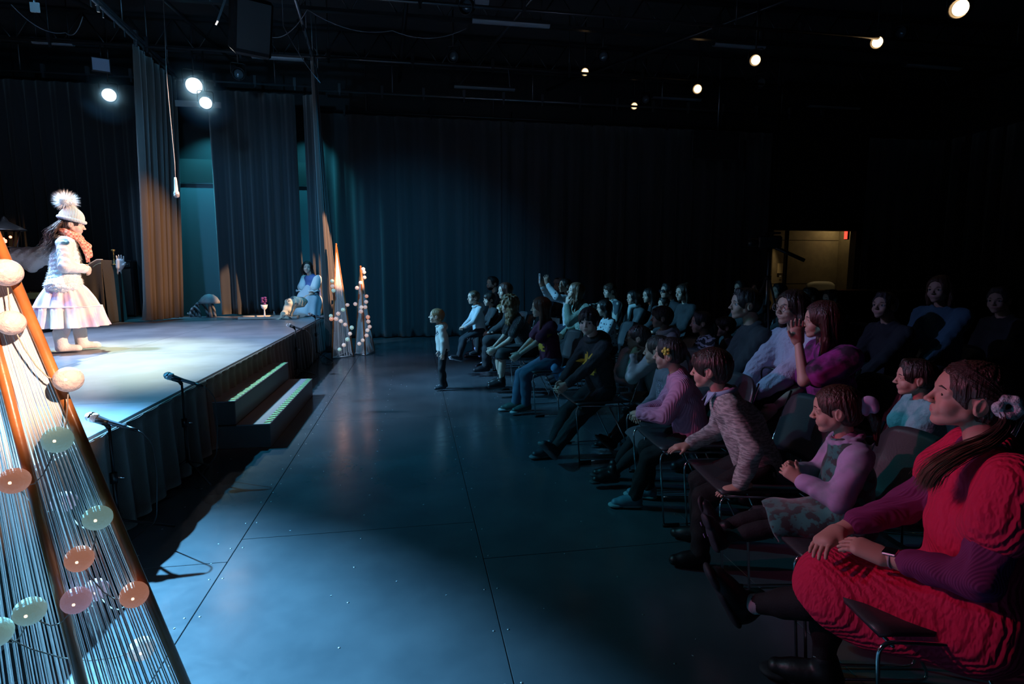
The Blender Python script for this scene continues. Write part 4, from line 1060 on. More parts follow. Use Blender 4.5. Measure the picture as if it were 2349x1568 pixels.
# far trees
def far(A, feet, lab, glab, seed, pix, f0):
    bs = []
    for (x, y, ci) in pix: bs.append((AF(x, y, f0-.12), ci))
    tree(A, feet, lab, 16, .012, .0034, bs, .033, glab, seed, glow=1.6)
cx = AF(771, 560, 9.35)
far(cx, [G(762, 823), G(811, 818), G(800, 808)], 'taller of the two yarn-strung pyramid trees beyond the stage end', 'garland of cotton ball lights on the taller far tree', 5,
    [(762, 644, 1), (763, 656, 0), (765, 666, 1), (797, 699, 0), (787, 710, 1), (776, 719, 0), (759, 724, 1), (760, 731, 2), (771, 731, 0), (782, 736, 4), (792, 744, 0), (807, 751, 1), (803, 765, 4), (797, 778, 1), (789, 791, 4), (779, 801, 1)], 9.35)
far(AF(827, 611, 9.7), [G(815, 812), G(838, 816), G(859, 808)], 'shorter of the two yarn-strung pyramid trees beside the back curtain', 'garland of cotton ball lights on the shorter far tree', 6,
    [(833, 617, 4), (835, 624, 0), (836, 636, 0), (827, 648, 4), (819, 660, 0), (841, 679, 2), (840, 692, 0), (815, 697, 0), (829, 704, 4), (838, 704, 0), (828, 714, 0), (844, 727, 2), (845, 737, 0), (848, 749, 0), (843, 757, 4), (841, 769, 0), (832, 780, 4), (824, 788, 4)], 9.7)
# ------------------------------------------------------------------ chairs
def make_chair():
    e = empty('stacking_chair', (0, 0, 0))
    sm_ = mat('chair_shell', (.035, .037, .042), rough=.38, bump='noise', bs=.08, scale=120)
    b = MB(); b.grid(lambda u, v: (.22-.43*u, (v-.5)*.45, .445-.018*math.sin(math.pi*v)*(.3+u)-.035*max(0, .12-u)**1*8*.12), 10, 8)
    o = b.build('seat', sm_, e); o.modifiers.new('t', 'SOLIDIFY').thickness = .014
    b = MB(); b.grid(lambda u, v: (-.235-.085*u-.045*(1-(2*v-1)**2), (v-.5)*(.47-.06*abs(2*u-1)**5), .52+.31*u-.03*abs(2*v-1)**6*(u > .5)), 10, 10)
    o = b.build('backrest', sm_, e); o.modifiers.new('t', 'SOLIDIFY').thickness = .013
    for s in (1, -1):
        y = s*.242
        MB().tube(arc([(.20, y, .008), (.235, y, .442), (-.20, y, .425), (-.325, y, .82)], .055, 6), .0058, 8).build('side_rod', chrome, e)
        MB().tube(arc([(.20, y*1.0, .014), (-.24, y, .009), (-.03, y, .428)], .05, 6), .0055, 8).build('sled_runner', chrome, e)
        MB().tube([(.205, y, .01), (.11, y, .01)], .010, 8).build('glide', bmetal, e)
    MB().tube([(.19, -.24, .425), (.19, .24, .425)], .0055, 6).build('cross_rod', chrome, e)
    MB().tube([(-.19, -.24, .41), (-.19, .24, .41)], .0055, 6).build('cross_rod', chrome, e)
    return e
CHAIR0 = make_chair(); used_chair = [0]
def chair(x, y, rz, lab):
    if not used_chair[0]: c = CHAIR0; used_chair[0] = 1
    else:
        c = CHAIR0.copy(); COL.objects.link(c)
        for ch in CHAIR0.children: q = ch.copy(); COL.objects.link(q); q.parent = c
    c.location = (x, y, 0); c.rotation_euler = (0, 0, rz); tag(c, lab, 'chair', 'black stacking chairs of the audience')
    return c
def under(I, lab, yaw=None, back=.05, side=0):
    a = math.radians(I['yaw'] if yaw is None else yaw); r = I['root']
    p = rotz(math.radians(I['yaw']))@v3(I['P'][0], 0, 0)
    return chair(r[0]+p[0]+back*math.cos(a)-side*math.sin(a), r[1]+p[1]+back*math.sin(a)+side*math.cos(a), a, lab)

def dress(I, m, o=.02, sleeve=None, hem=.06, torso=True, name='dress', k=.05, noise=.004, ribs=None, wide=1.0, drape=0):
    H = I['H']; f = F(k=.03*H); P, C, N, Sh, El, Hp, Kn = (I[q] for q in ('P', 'C', 'N', 'Sh', 'El', 'Hp', 'Kn'))
    if torso:
        f.cap(P, C, .094*H+o, .088*H+o, flat=((1, 0, 0), .82)); f.cap(C, N-v3(0, 0, .035*H), .090*H+o, .060*H+o*.8, flat=((1, 0, 0), .82))
        f.cap(Sh[1]-v3(0, .02*H, 0), Sh[-1]+v3(0, .02*H, 0), .037*H+o*.7, .037*H+o*.7)
        f.cap(N-v3(0, 0, .03*H), N+v3(.0, 0, .010*H), .048*H+o*.5, .041*H+o*.2, k=.03*H)
        for s in (1, -1):
            if sleeve == 'cap': f.cap(Sh[s]+v3(0, s*.004*H, 0), Sh[s]*.60+El[s]*.40, .044*H+o, .046*H+o*1.1, k=.03*H)
    for s in (1, -1):
        f.cap(Hp[s]+v3(-.01, 0, 0), Kn[s], .058*H*wide+o*.5, .046*H*wide+o*.5, k=k*H)
    mh, mk = (Hp[1]+Hp[-1])/2, (Kn[1]+Kn[-1])/2
    if drape: f.cap(Hp[1]+v3(.02, .035, -drape), Kn[1]*.8+Hp[1]*.2+v3(0, .03, -drape*1.1), .050*H, .036*H, k=k*H)
    f.cap(mh, mk+(mk-mh)*.05, .058*H, .040*H+o*.5, k=k*H)
    d = nrm(mk-mh)
    for s in (1, -1):
        An = I['An'][s]; q = Kn[s]+(An-Kn[s])*hem
        f.cap(Kn[s], q, .046*H*wide+o*.5, .048*H*wide+o*.5, k=.03*H)
    f.cap(mk, mk+((I['An'][1]+I['An'][-1])/2-mk)*hem, .045*H, .045*H, k=.05*H)
    u = nrm((I['An'][1]+I['An'][-1])/2-mk); f.clip(mk+u*(np.linalg.norm(I['An'][1]-Kn[1])*hem)+u*.01, u)
    f.cap(I['NT']+v3(.012, 0, -.012), I['NT']+v3(.03, 0, .1), .040*H, .045*H, k=.01*H, sub=True)
    ph = H*9; a = noise
    f.noise = lambda X, Y, Z: a*(np.sin(38*X+ph+14*Z)*np.sin(30*Y+8*X)+.7*np.sin(60*Z+20*Y))
    return sdf_obj(name, f, I['hb'], m, I['E'])
from mathutils.bvhtree import BVHTree
def decal(I, obj, rows, cell, org, m, name='print', axis='front', side=1):
    """a flat print lifted 1.5 mm off the cloth; rows = strings of #"""
    bv = BVHTree.FromPolygons([v.co.copy() for v in obj.data.vertices], [tuple(p.vertices) for p in obj.data.polygons])
    b = MB(); nr = len(rows); nc = max(len(r_) for r_ in rows); cache = {}
    def vert(i, j):
        y, z = org[1]+(nc/2-j)*cell, org[2]+(nr/2-i)*cell
        if axis == 'front': o_, d_ = Vector((I['C'][0], y, z)), Vector((1, 0, 0))
        else: o_, d_ = Vector((org[0]-(nc/2-j)*cell*side, org[1], z)), Vector((0, side, 0))
        h = bv.ray_cast(o_, d_)
        return None if h[0] is None or h[3] > .25 else h[0]+d_*.0022
    for i, r_ in enumerate(rows):
        for j, c in enumerate(r_):
            if c != '#': continue
            q = [vert(i, j), vert(i+1, j), vert(i+1, j+1), vert(i, j+1)]
            if all(x is not None for x in q): b.add(q, [(0, 1, 2, 3)], 0, True)
    if b.v: return b.build(name, m, obj)
def child(I, n):
    for c in I['E'].children:
        if c.name.split('.')[0] == n: return c
def specs(I, m, r=.115, dark=None, t=.006):
    T, S, R = I['T'], I['S'], I['R']
    e = tag(empty('glasses', (0, 0, 0)), None); e.parent = I['E']; b = MB()
    for s in (1, -1):
        n = 18; ring = [T(.435, s*.155+r*math.cos(2*math.pi*i/n), -.005+r*.85*math.sin(2*math.pi*i/n)) for i in range(n)]
        MB().tube(ring, t*S*2, 6, closed=True).build('rim', m, e)
        if dark: MB().add([T(.435, s*.155, -.005)]+ring, [(0, i+1, (i+1) % n+1) for i in range(n)]).build('lens', dark, e)
        MB().tube([T(.43, s*(.155+r), .01), T(.30, s*.335, .02), T(-.05, s*.37, .02)], t*S*1.6, 5).build('temple', m, e)
    MB().tube([T(.45, .05, .02), T(.465, 0, .03), T(.45, -.05, .02)], t*S*2, 5).build('bridge', m, e)

STAGE = (-3.4, 6.5)
# ---- on the stage: the standing girl
def stage_girl(I):
    E, H, N, P, C, NT, Hc, S, T, R = (I[q] for q in ('E', 'H', 'N', 'P', 'C', 'NT', 'Hc', 'S', 'T', 'R'))
    fur = mat('white_fur', (.80, .80, .78), rough=.9, bump='noise', bs=1.0, scale=70)
    f = F(k=.04*H)
    f.cap(P+v3(0, 0, .02*H), C, .115*H, .098*H, flat=((1, 0, 0), .85)); f.cap(C, N-v3(0, 0, .03*H), .098*H, .07*H, flat=((1, 0, 0), .85))
    f.cap(I['Sh'][1]-v3(0, .03*H, 0), I['Sh'][-1]+v3(0, .03*H, 0), .045*H, .045*H)
    f.cap(P+v3(-.01*H, -.06*H, -.035*H), P+v3(-.01*H, .06*H, -.035*H), .105*H, .105*H, flat=((0, 0, 1), .6))
    f.clip(P-v3(0, 0, .085*H), (0, 0, -1))
    f.noise = lambda X, Y, Z: .006*np.sin(90*X)*np.sin(80*Y+3)*np.sin(85*Z)+.004*np.sin(140*Z+40*Y)
    o = sdf_obj('fur_vest', f, .012, fur, E)
    rd = random.Random(2); b = MB(); vs = o.data.vertices; nn = len(vs)
    for i in range(2600):
        v = vs[rd.randrange(nn)]; d = (v.normal+Vector((rd.gauss(0, .3), rd.gauss(0, .3), -.5+rd.gauss(0, .3)))).normalized(); l = rd.uniform(.012, .026)
        t = d.orthogonal().normalized()*.0014; b.add([v.co-t, v.co+t, v.co+d*l], [(0, 1, 2)])
    q = b.build('fur_hairs', fur, o); q['kind'] = 'stuff'
    # tiered skirt
    sk = mat('tulle_skirt', (.72, .50, .66), rough=.75, col2=(.82, .74, .66), vscale=5)  # pale tulle; lilac in the noise paints tinted stage light into it
    def ring(z, r, am, n, sx=1.0, off=0):
        return lambda a: (off+(r+am*math.sin(n*a+z*3))*math.cos(a)*sx, (r+am*math.sin(n*a+z*3))*math.sin(a), z)
    zt = P[2]-.04*H
    prof = [(zt+.03, .095*H, 0), (zt-.02, .125*H, .008), (zt-.12, .165*H, .014), (zt-.205, .19*H, .018), (zt-.208, .206*H, .014), (zt-.30, .218*H, .024), (zt-.40, .238*H, .032), (zt-.415, .240*H, .034)]
    def fn(u, v):
        x = v*(len(prof)-1); i = min(int(x), len(prof)-2); k = x-i
        z, r, am = (prof[i][q]*(1-k)+prof[i+1][q]*k for q in range(3)); a = 2*math.pi*u
        rr = r+am*math.sin(13*a+.6*math.sin(3*a))+am*.4*math.sin(29*a+z*5)
        return (rr*math.cos(a), rr*math.sin(a)*.95, z)
    b = MB(); b.grid(fn, 150, 24); o = b.build('tiered_skirt', sk, E)
    q = MB(); q.tube([fn(i/60, 4/7*.99) for i in range(60)], .006, 5, closed=True).build('frill', sk, o)
    for s in (1, -1): 
        A = I['An'][s]; g = F(k=.02); g.cap(A+v3(-.01, 0, .13), A+v3(-.005, 0, -.02), .062, .055); g.cap(A+v3(0, 0, -.035), A+v3(.12, s*.01, -.040), .050, .045, k=.03, flat=((0, 0, 1), .9)); g.clip(A+v3(0, 0, -.062), (0, 0, -1))
        o = sdf_obj('boot', g, .007, mat('felt_boot', (.78, .72, .68), rough=.85, bump='noise', bs=.4, scale=60), E)
        pass
    # hat
    g = F(k=.03); g.ell(T(-.06, 0, .26), v3(.49, .42, .50)*S, R); g.cap(T(-.08, 0, .5), T(-.13, 0, .78), .26*S, .12*S, k=.12*S)
    g.clip(T(0, 0, .21), -(R@v3(.12, 0, 1)))
    hm = mat('knit_hat', (.80, .77, .76), rough=.9, bump='knit', bs=.8, scale=26)
    o = sdf_obj('hat', g, .006, hm, E)
    n = 26; rg = [T(-.05+.49*math.cos(a), .41*math.sin(a), .20-.05*math.cos(a)) for a in [2*math.pi*i/n for i in range(n)]]
    MB().tube(rg, .085*S, 8, closed=True).build('cuff', hm, o)
    pc = T(-.32, 0, .98); b = MB(); b.sphere(tuple(pc), .06, 12, 8); o2 = b.build('pompom', fur, o)
    b = MB()
    for i in range(1500):
        d = Vector((rd.gauss(0, 1), rd.gauss(0, 1), rd.gauss(0, 1))).normalized(); l = rd.uniform(.085, .135); t = d.orthogonal().normalized()*.0014; c_ = Vector(pc)
        b.add([c_+d*.04-t, c_+d*.04+t, c_+d*l], [(0, 1, 2)])
    q = b.build('pompom_hairs', fur, o); q['kind'] = 'stuff'
    # curls behind
    hm2 = mat('hairs_curl', '#3a2418', rough=.4)
    G_ = []
    for i in range(9):
        a = (i-4)/4*.8; p0 = T(-.35, .33*math.sin(a), .1-.05*i % .1); G_.append([p0, p0+v3(-.05, .03*a, -.06), p0+v3(-.11, .05*a, -.14), p0+v3(-.10, .05*a, -.22), p0+v3(-.15, .05*a, -.30)])
    strands('hair_curls', G_, 420, .0026, hm2, E, .024, 3, wave=.010)
    # plaid scarf
    pl = mat('plaid', (.62, .16, .12), rough=.85, col2=(.80, .48, .34), var='checker', vscale=48)
    g = F(k=.02); n = 14
    for i in range(n):
        a0, a1 = 2*math.pi*i/n, 2*math.pi*(i+1)/n; c0 = NT+v3(.005, 0, -.012)
        g.cap(c0+v3(.060*math.cos(a0), .064*math.sin(a0), -.03*math.cos(a0)), c0+v3(.060*math.cos(a1), .064*math.sin(a1), -.03*math.cos(a1)), .030, .030)
    g.cap(NT+v3(.07, -.03, -.03), NT+v3(.125, -.05, -.17), .030, .034, flat=((1, 0, 0), .6)); g.cap(NT+v3(.125, -.05, -.17), NT+v3(.14, -.055, -.25), .034, .045, flat=((1, 0, 0), .4))
    g.cap(NT+v3(.075, .02, -.03), NT+v3(.14, .01, -.13), .028, .034, flat=((0, 1, 0), .6)); g.cap(NT+v3(.14, .01, -.13), NT+v3(.15, .0, -.22), .034, .036, flat=((0, 1, 0), .5))
    g.noise = lambda X, Y, Z: .004*np.sin(110*Z+60*X)*np.sin(70*Y)
    o = sdf_obj('scarf', g, .006, pl, E)
    b = MB()
    for i in range(26):
        p = NT+v3(.14+rd.uniform(-.01, .015), -.055+rd.uniform(-.04, .05), -.25); b.tube([tuple(p), tuple(p+v3(rd.uniform(-.01, .01), 0, -.05))], .002, 4)
    q = b.build('fringe', pl, o); q['kind'] = 'stuff'
g0 = G(165, 806, .6)
person('girl in a white fur vest, pompom hat and long tiered skirt standing on stage', 140, 515, 1.40, 24, headscale=1.1, pose='stand', root=(g0[0], g0[1]), z0=0, skin=2, hair='slick', hcol='#3a2418',
       top=mat('cream_sleeve', (.74, .68, .66), rough=.85, bump='noise', bs=.4, scale=60), bottom='#d8c8c8', bkind='tights', gaze=(1.5, 8.6), hpitch=-9, cat='person', group=None, shoe=None,
       hands={1: (.135, .03, .09), -1: (.135, -.045, .085)}, feet={1: (.065, .06, .045), -1: (-.05, -.055, .045)}, hdirs={1: ((.35, -.9, -.2), (-1, -.3, 0)), -1: ((.3, .9, -.35), (-1, .3, 0))}, puff=.6, extra=stage_girl, legs=True, hd=3.5)
PERSON_ON_STAGE = bpy.data.objects['person']; PERSON_ON_STAGE.location.z = .6

# ---- seated woman at the far stage corner
def gown_woman(I):
    E, H, P, C, N = (I[q] for q in ('E', 'H', 'P', 'C', 'N'))
    gm = mat('linen_gown', (.55, .60, .68), rough=.9, bump='noise', bs=.3, scale=30)
    f = F(k=.08)
    f.cap(C+v3(.07, 0, -.01), P+v3(.12, 0, .05), .10, .20); f.cap(P+v3(.12, 0, .05), v3(.34, .05, .16), .22, .33); f.cap(P+v3(.1, 0, .0), v3(.15, -.20, .16), .20, .33)
    z = -I['E'].location.z+.6; f.clip(v3(0, 0, max(.0, z)+.004), (0, 0, -1))
    f.noise = lambda X, Y, Z: .012*np.sin(22*Y+9*Z)*np.sin(14*X+3)+.008*np.sin(34*X+20*Z)
    sdf_obj('gown', f, .016, gm, E)
    for s in (1, -1):
        f = F(k=.03); f.cap(I['Sh'][s], I['Sh'][s]*.4+I['El'][s]*.6, .075, .085)
        f.noise = lambda X, Y, Z: .006*np.sin(80*Y+20*Z)
        o = sdf_obj('puff_sleeve', f, .012, mat('white_cotton', (.75, .76, .78), rough=.8), E)
        c = I['Sh'][s]*.25+I['El'][s]*.75; n = 20
        MB().tube([tuple(c+v3(.095*math.cos(a), .095*math.sin(a), .012*math.sin(5*a)-.03)) for a in [2*math.pi*i/n for i in range(n)]], .014, 6, closed=True).build('sleeve_frill', MATS['white_cotton'], o)
    MB().tube([tuple(C+v3(.12, -.02, .03)), tuple(P+v3(.30, -.12, .05)), tuple(v3(.42, -.22, .35)), tuple(v3(.46, -.3, .05))], .010, 6).build('sash', mat('white_cotton', (.75, .76, .78)), E)
    strands('ringlets', [[I['T'](-.1, s*.33, .0), I['T'](-.05, s*.42, -.3), I['T'](-.1, s*.40, -.62)] for s in (1, -1)], 40, .006, mat('hairs_#1c120e', '#1c120e'), E, .02, 4)
person('seated woman in white puff sleeves and wide linen gown at the far stage corner', 705, 613, 1.68, 232, X=-1.98, zs=.44, hair='bob', hcol='#1c120e', top=mat('bodice', (.10, .16, .40), rough=.7),
       sleeve='none', bottom='#404858', gaze=(-1.2, 2), group=None, extra=gown_woman, hroll=-6, mouth=.02, legs=False)

# ---- toddler standing on the floor
t0 = G(1018, 893)
def hoodie(I, m, print_rows=None, pm_=None):
    H = I['H']; f = F(k=.02*H); c0 = I['N']+v3(-.035*H, 0, .012*H)
    f.ell(c0+v3(-.015*H, 0, -.01*H), v3(.045, .075, .055)*H, roty(.5)); n = 12
    for i in range(n):
        a0, a1 = 2*math.pi*i/n, 2*math.pi*(i+1)/n; c1 = I['N']+v3(.004*H, 0, .018*H)
        f.cap(c1+v3(.044*math.cos(a0), .052*math.sin(a0), -.016*math.cos(a0))*H, c1+v3(.044*math.cos(a1), .052*math.sin(a1), -.016*math.cos(a1))*H, .014*H, .014*H)
    sdf_obj('hood', f, max(.006, I['dist']*.0014), m, I['E'])
tod = mat('cream_fleece', (.62, .60, .56), rough=.9, bump='noise', bs=.3, scale=60)
def toddler_x(I):
    hoodie(I, tod); t = child(I, 'top')
    decal(I, t, ['..#..#...', '.##.##.#.', '#.###.##.', '.#.##.#..', '..#..#...'], .014, (0, .01, I['C'][2]+.06*I['H']), mat('print_dark', (.05, .06, .08)))
person('toddler in a cream hooded sweatshirt standing alone on the open floor', 1002, 733, .94, 186, pose='stand', root=(t0[0], t0[1]), skin=2, hair='buzz', hcol='#8a6a48', top=tod, bottom='#20262c', shoe='#20303a', gaze=(-3.4, 7.5), hpitch=8,
       feet={1: (0.02, .05, .05), -1: (-.02, -.06, .05)}, extra=toddler_x, group=None, headscale=1.05, hd=4.1, fit=1.6)

DK = mat('cloth_dark', (.03, .032, .036), rough=.85, bump='noise', bs=.3, scale=80)
NV = mat('cloth_navy', (.03, .045, .075), rough=.85, bump='noise', bs=.3, scale=80)
AU = {}
def aud(key, *a, ch=None, cyaw=None, cback=.05, cside=0, **k):
    AU[key] = person(*a, **k)
    if ch: under(AU[key], ch, cyaw, cback, cside)
    return AU[key]
# ---- far end of the front rows
aud('man', 'bearded man in a dark sweater behind the boys at the row end', 1129, 650, 1.78, 182, hp=31, skin=1, hair='short', hcol='#14100e', top=DK, bottom=DK, gaze=STAGE, hpitch=4, zs=.46, hyaw=None,
    extra=lambda I: sdf_obj('beard', (lambda f: (f.ell(I['T'](.17, 0, -.34), v3(.21, .22, .17)*I['S'], I['R']), f.ell(I['T'](.46, 0, -.24), v3(.12, .07, .055)*I['S'], I['R'], k=.02, sub=True), f.ell(I['T'](.40, 0, -.08), v3(.2, .3, .13)*I['S'], I['R'], k=.02, sub=True), f)[-1])(F(.02)), .008, mat('beard', '#14100e', rough=.8), I['E']), ch='black chair under the bearded man')
wh = mat('white_sweat', (.58, .60, .62), rough=.85, bump='noise', bs=.3, scale=60)
def dec_knee(I):
    hoodie(I, wh); tr_ = child(I, 'trousers')
    decal(I, tr_, ['#.##.#.#', '.###.##.', '##.#.###', '.##.##.#', '#.#.##.#', '.#.##.#.'], .016, (I['Kn'][1][0]-.08, I['Kn'][1][1], I['Kn'][1][2]-.02), mat('print_white', (.6, .62, .65)), axis='side', side=1)
aud('wboy', 'small boy in a white hooded top with patterned knees at the row end', 1086, 682, 1.06, 192, hp=31, skin=2, hair='buzz', hcol='#5a4432', top=wh, bottom='#222c33', gaze=STAGE, shoe='#2a3036', sole='#9aa0a4', zs=.56, extra=dec_knee,
    feet={1: (.30, .05, .24), -1: (.26, -.03, .22)})
aud('dboy', 'small dark-haired boy in a black top sitting in front of the bearded man', 1122, 687, 1.08, 190, hp=30, skin=2, hair='fringe', hcol='#1e1512', top=DK, bottom=DK, gaze=STAGE, shoe='#15181c', zs=.50)
aud('woman1', 'woman with long reddish hair seated right of the bearded man', 1158, 667, 1.66, 180, hp=36, skin=2, hair='long', hcol='#4a2418', top=DK, bottom=DK, gaze=STAGE, ch='black chair under the reddish-haired woman')
aud('lboy', 'blond child in green trousers and pale sneakers with one leg stretched forward', 1150, 713, 1.12, 188, hp=28, skin=2, hair='long', hcol='#8a6a44', top=mat('cloth_mix', (.5, .5, .55), col2=(.6, .1, .15), vscale=9, thr=(.5, .55)), bottom='#3c443c', gaze=STAGE, shoe='#c8c8d0', sole='#d8c8f0', zs=.44,
    feet={1: (.52, .12, .20), -1: (.28, -.05, .08)}, ch='black chair under the blond child')
aud('curl', 'girl with long curly fair hair and a black sequin top leaning forward', 1167, 697, 1.40, 187, hp=41, lean=18, bend=8, skin=2, hair='curly', hcol='#8a6848', top=mat('sequin_black', (.02, .02, .025), rough=.3, bump='voronoi', bs=1, scale=160, spec=.9), sleeve='short', bottom='#15171b', bkind='shorts', shoe='#16181c', gaze=STAGE,
    hands={1: (.30, .04, .02), -1: (.30, -.03, .02)}, ch='black chair under the curly-haired girl', extra=lambda I: dress(I, mat('dark_skirt', (.02, .022, .026)), torso=False, hem=.10, name='skirt'))
print_or = mat('print_orange', (.85, .42, .04), rough=.7)
def tee(I):
    t = child(I, 'top')
    decal(I, t, ['..###....', '.#####...', '.######..', '..######.', '.######..', '######...', '.####.##.', '###..####'], .019, (0, 0, I['C'][2]-.02), print_or)
    decal(I, t, ['.#.##.#', '#######', '##.#.##', '#######'], .009, (I['Sh'][1][0]+.03, I['Sh'][1][1]+.01, I['Sh'][1][2]-.085), print_or, axis='side', side=1)
aud('maroon', 'girl with straight shoulder-length hair in a maroon printed T-shirt and jeans', 1240, 705, 1.36, 187, hp=46, lean=8, skin=2, hair='long', hcol='#5a3324', top=mat('maroon_tee', (.13, .018, .055), rough=.85, bump='noise', bs=.2, scale=50), sleeve='short', bottom=mat('jeans', (.07, .13, .20), rough=.85, bump='noise', bs=.3, scale=200), gaze=STAGE, shoe='#3c5a58', sole='#b8c4c4',
    hands={1: (.27, .03, .06), -1: (.27, -.02, .055)}, ch='black chair under the girl in the maroon T-shirt, its sled runner showing', cside=.0, extra=tee, feet={1: (.22, .06, .06), -1: (.27, -.05, .05)})
def sock(I, c, up=.35, name='sock'):
    for s in (1, -1):
        f = F(.01); f.cap(I['An'][s], I['An'][s]*(1-up)+I['Kn'][s]*up, .026*I['H'], .029*I['H']); sdf_obj(name, f, .01, mat('sock_'+c, c, rough=.9, bump='knit', bs=.5, scale=60), I['E'])
sock(AU['maroon'], '#3a8a2a')
starm = mat('star_blouse', (.62, .66, .68), rough=.8, col2=(.03, .04, .07), var='voronoi', vscale=16, thr=(.20, .23))
m_ = starm.node_tree; 
for n_ in m_.nodes:
    if n_.type == 'VALTORGB': n_.color_ramp.elements[0].color, n_.color_ramp.elements[1].color = (.03, .04, .07, 1), (.62, .66, .68, 1)
I = aud('phone', 'woman in a star-print blouse holding up a phone with one arm raised', 1296, 655, 1.68, 185, hp=33, skin=0, hair='slick+lowbun', hcol='#1a1310', top=starm, bottom=NV, gaze=(-4, 7), hpitch=6,
    hands={1: (.26, .04, .42), -1: (.28, -.06, .40)}, hdirs={1: ((.2, 0, 1), (0, -1, .1)), -1: ((.25, .1, 1), (0, 1, 0))}, curl=.15, elbow={1: v3(.2, .8, -1), -1: v3(.2, -.8, -1)}, ch='black chair under the woman holding up a phone')
ph_ = I['Wr'][-1]+v3(.05, .03, .12); w_ = rotz(math.radians(I['yaw']))@ph_+v3(I['root'][0], I['root'][1], 0)
e = empty('phone', tuple(w_), math.radians(I['yaw']), 'pale phone held up by the woman in the star-print blouse', 'phone')
MB().box((0, 0, 0), (.010, .075, .155), bev=.004).build('phone_body', mat('phone_case', (.55, .55, .58), rough=.3), e); MB().box((-.0055, 0, 0), (.002, .068, .145)).build('screen', mat('phone_screen', (.02, .02, .03), rough=.1), e)
MB().box((.0065, .02, .05), (.003, .022, .03), bev=.001).build('camera_bump', bmetal, e)
aud('cap', 'person in a pale cap whose head shows behind the phone-holding woman', 1282, 652, 1.66, 183, hp=29, skin=0, hair='short', hcol='#1a1310', top=DK, bottom=DK, gaze=STAGE,
    extra=lambda I: sdf_obj('cap', (lambda f: (f.ell(I['T'](-.05, 0, .20), v3(.50, .41, .36)*I['S'], I['R']), f.ell(I['T'](.45, 0, .17), v3(.22, .25, .03)*I['S'], I['R']), f.clip(I['T'](0, 0, .12), -(I['R']@v3(0, 0, 1))), f)[-1])(F(.01)), .01, mat('cap_pale', (.35, .34, .33)), I['E']))
aud('chin', 'woman with long fair hair resting her chin on her hand', 1320, 668, 1.66, 186, hp=40, lean=14, skin=2, hair='long', hcol='#6a4c38', top=mat('olive_knit', (.22, .27, .22), rough=.9, bump='knit', bs=.4, scale=30), bottom='#1c2024', gaze=STAGE, hpitch=14,
    hands={1: (.20, .03, .30), -1: (.22, -.04, .05)}, hdirs={1: ((-.2, -.2, 1), (-1, 0, .2))}, elbow={1: v3(.4, .4, -1)}, ch='black chair under the woman resting her chin')
polka = mat('polka_top', (.55, .62, .64), rough=.8, col2=(.05, .07, .10), var='voronoi', vscale=26, thr=(.25, .3))
for n_ in polka.node_tree.nodes:
    if n_.type == 'VALTORGB': n_.color_ramp.elements[0].color, n_.color_ramp.elements[1].color = (.05, .07, .1, 1), (.55, .62, .64, 1)
aud('polka', 'small girl in a white polka-dot top with dark hair', 1385, 707, 1.12, 186, hp=37, skin=2, hair='bob', hcol='#1e1512', top=polka, bottom='#2a3038', gaze=STAGE, ch='black chair under the polka-dot girl')
aud('point', 'boy in a wide-striped jumper pointing with an outstretched arm', 1398, 667, 1.45, 184, hp=33, skin=2, hair='fringe', hcol='#3a281c', top=mat('stripe_jumper', (.36, .40, .36), rough=.85, col2=(.04, .06, .07), var='wave', vscale=5, thr=(.45, .55), axis='DIAGONAL'), bottom=DK, gaze=STAGE, hands={-1: (.32, .05, .26), 1: (.2, .1, .05)}, hdirs={-1: ((1, .1, .1), (0, 0, -1))}, ch='black chair under the pointing boy')
def hood_boy(I):
    hoodie(I, DK); t = child(I, 'top')
    decal(I, t, ['#....#...', '##...##..', '.##..##..', '.###.###.', '..######.', '..######.', '.######..', '.#####...', '..####...'], .020, (0, .015, I['C'][2]+.015), print_or)
aud('hoody', 'boy in a black hooded sweatshirt with an orange print facing the camera', 1350, 737, 1.46, 200, hp=60, lean=10, skin=2, hair='fringe', hcol='#17110f', top=DK, bottom='#262b2e', hyaw=36, hpitch=-4, shoe='#2c3a42', sole='#6a787c', mouth=.02,
    hands={1: (.27, .02, .05), -1: (.28, -.02, .05)}, feet={1: (.40, .06, .06), -1: (.32, -.06, .05)}, ch='black chair under the boy in the black hooded sweatshirt', cyaw=182, extra=hood_boy, legs=True)
aud('scarfw', 'person with a pale scarf and dark coat in the third row', 1452, 684, 1.62, 184, hp=33, skin=0, hair='bob', hcol='#15100e', top=mat('grey_coat', (.05, .065, .07)), bottom=DK, ch='black chair under the person with the pale scarf', gaze=STAGE,
    extra=lambda I: sdf_obj('scarf', (lambda f: ([f.cap(I['NT']+v3(.055*math.cos(a), .06*math.sin(a), -.03), I['NT']+v3(.055*math.cos(a+.6), .06*math.sin(a+.6), -.03), .028, .028) for a in np.arange(0, 6.3, .6)], f.cap(I['NT']+v3(.07, 0, -.04), I['NT']+v3(.12, 0, -.22), .035, .04), f)[-1])(F(.02)), .01, mat('scarf_pale', (.42, .50, .48)), I['E']))
aud('dgirl', 'dark-haired young woman in the back row left of the man in glasses', 1488, 678, 1.60, 184, hp=33, skin=0, hair='long', hcol='#120e0c', top=DK, bottom=DK, ch='black chair under the dark-haired young woman left of the man in glasses', gaze=STAGE)
aud('gman', 'man in dark glasses in the back row', 1530, 668, 1.78, 184, hp=35, skin=0, hair='short', hcol='#120e0c', top=DK, bottom=DK, ch='black chair under the man in dark glasses', gaze=STAGE, hpitch=6, extra=lambda I: specs(I, mat('frame_dark', (.02, .02, .02), rough=.3), dark=mat('lens_smoke', (.02, .02, .03), rough=.05)))
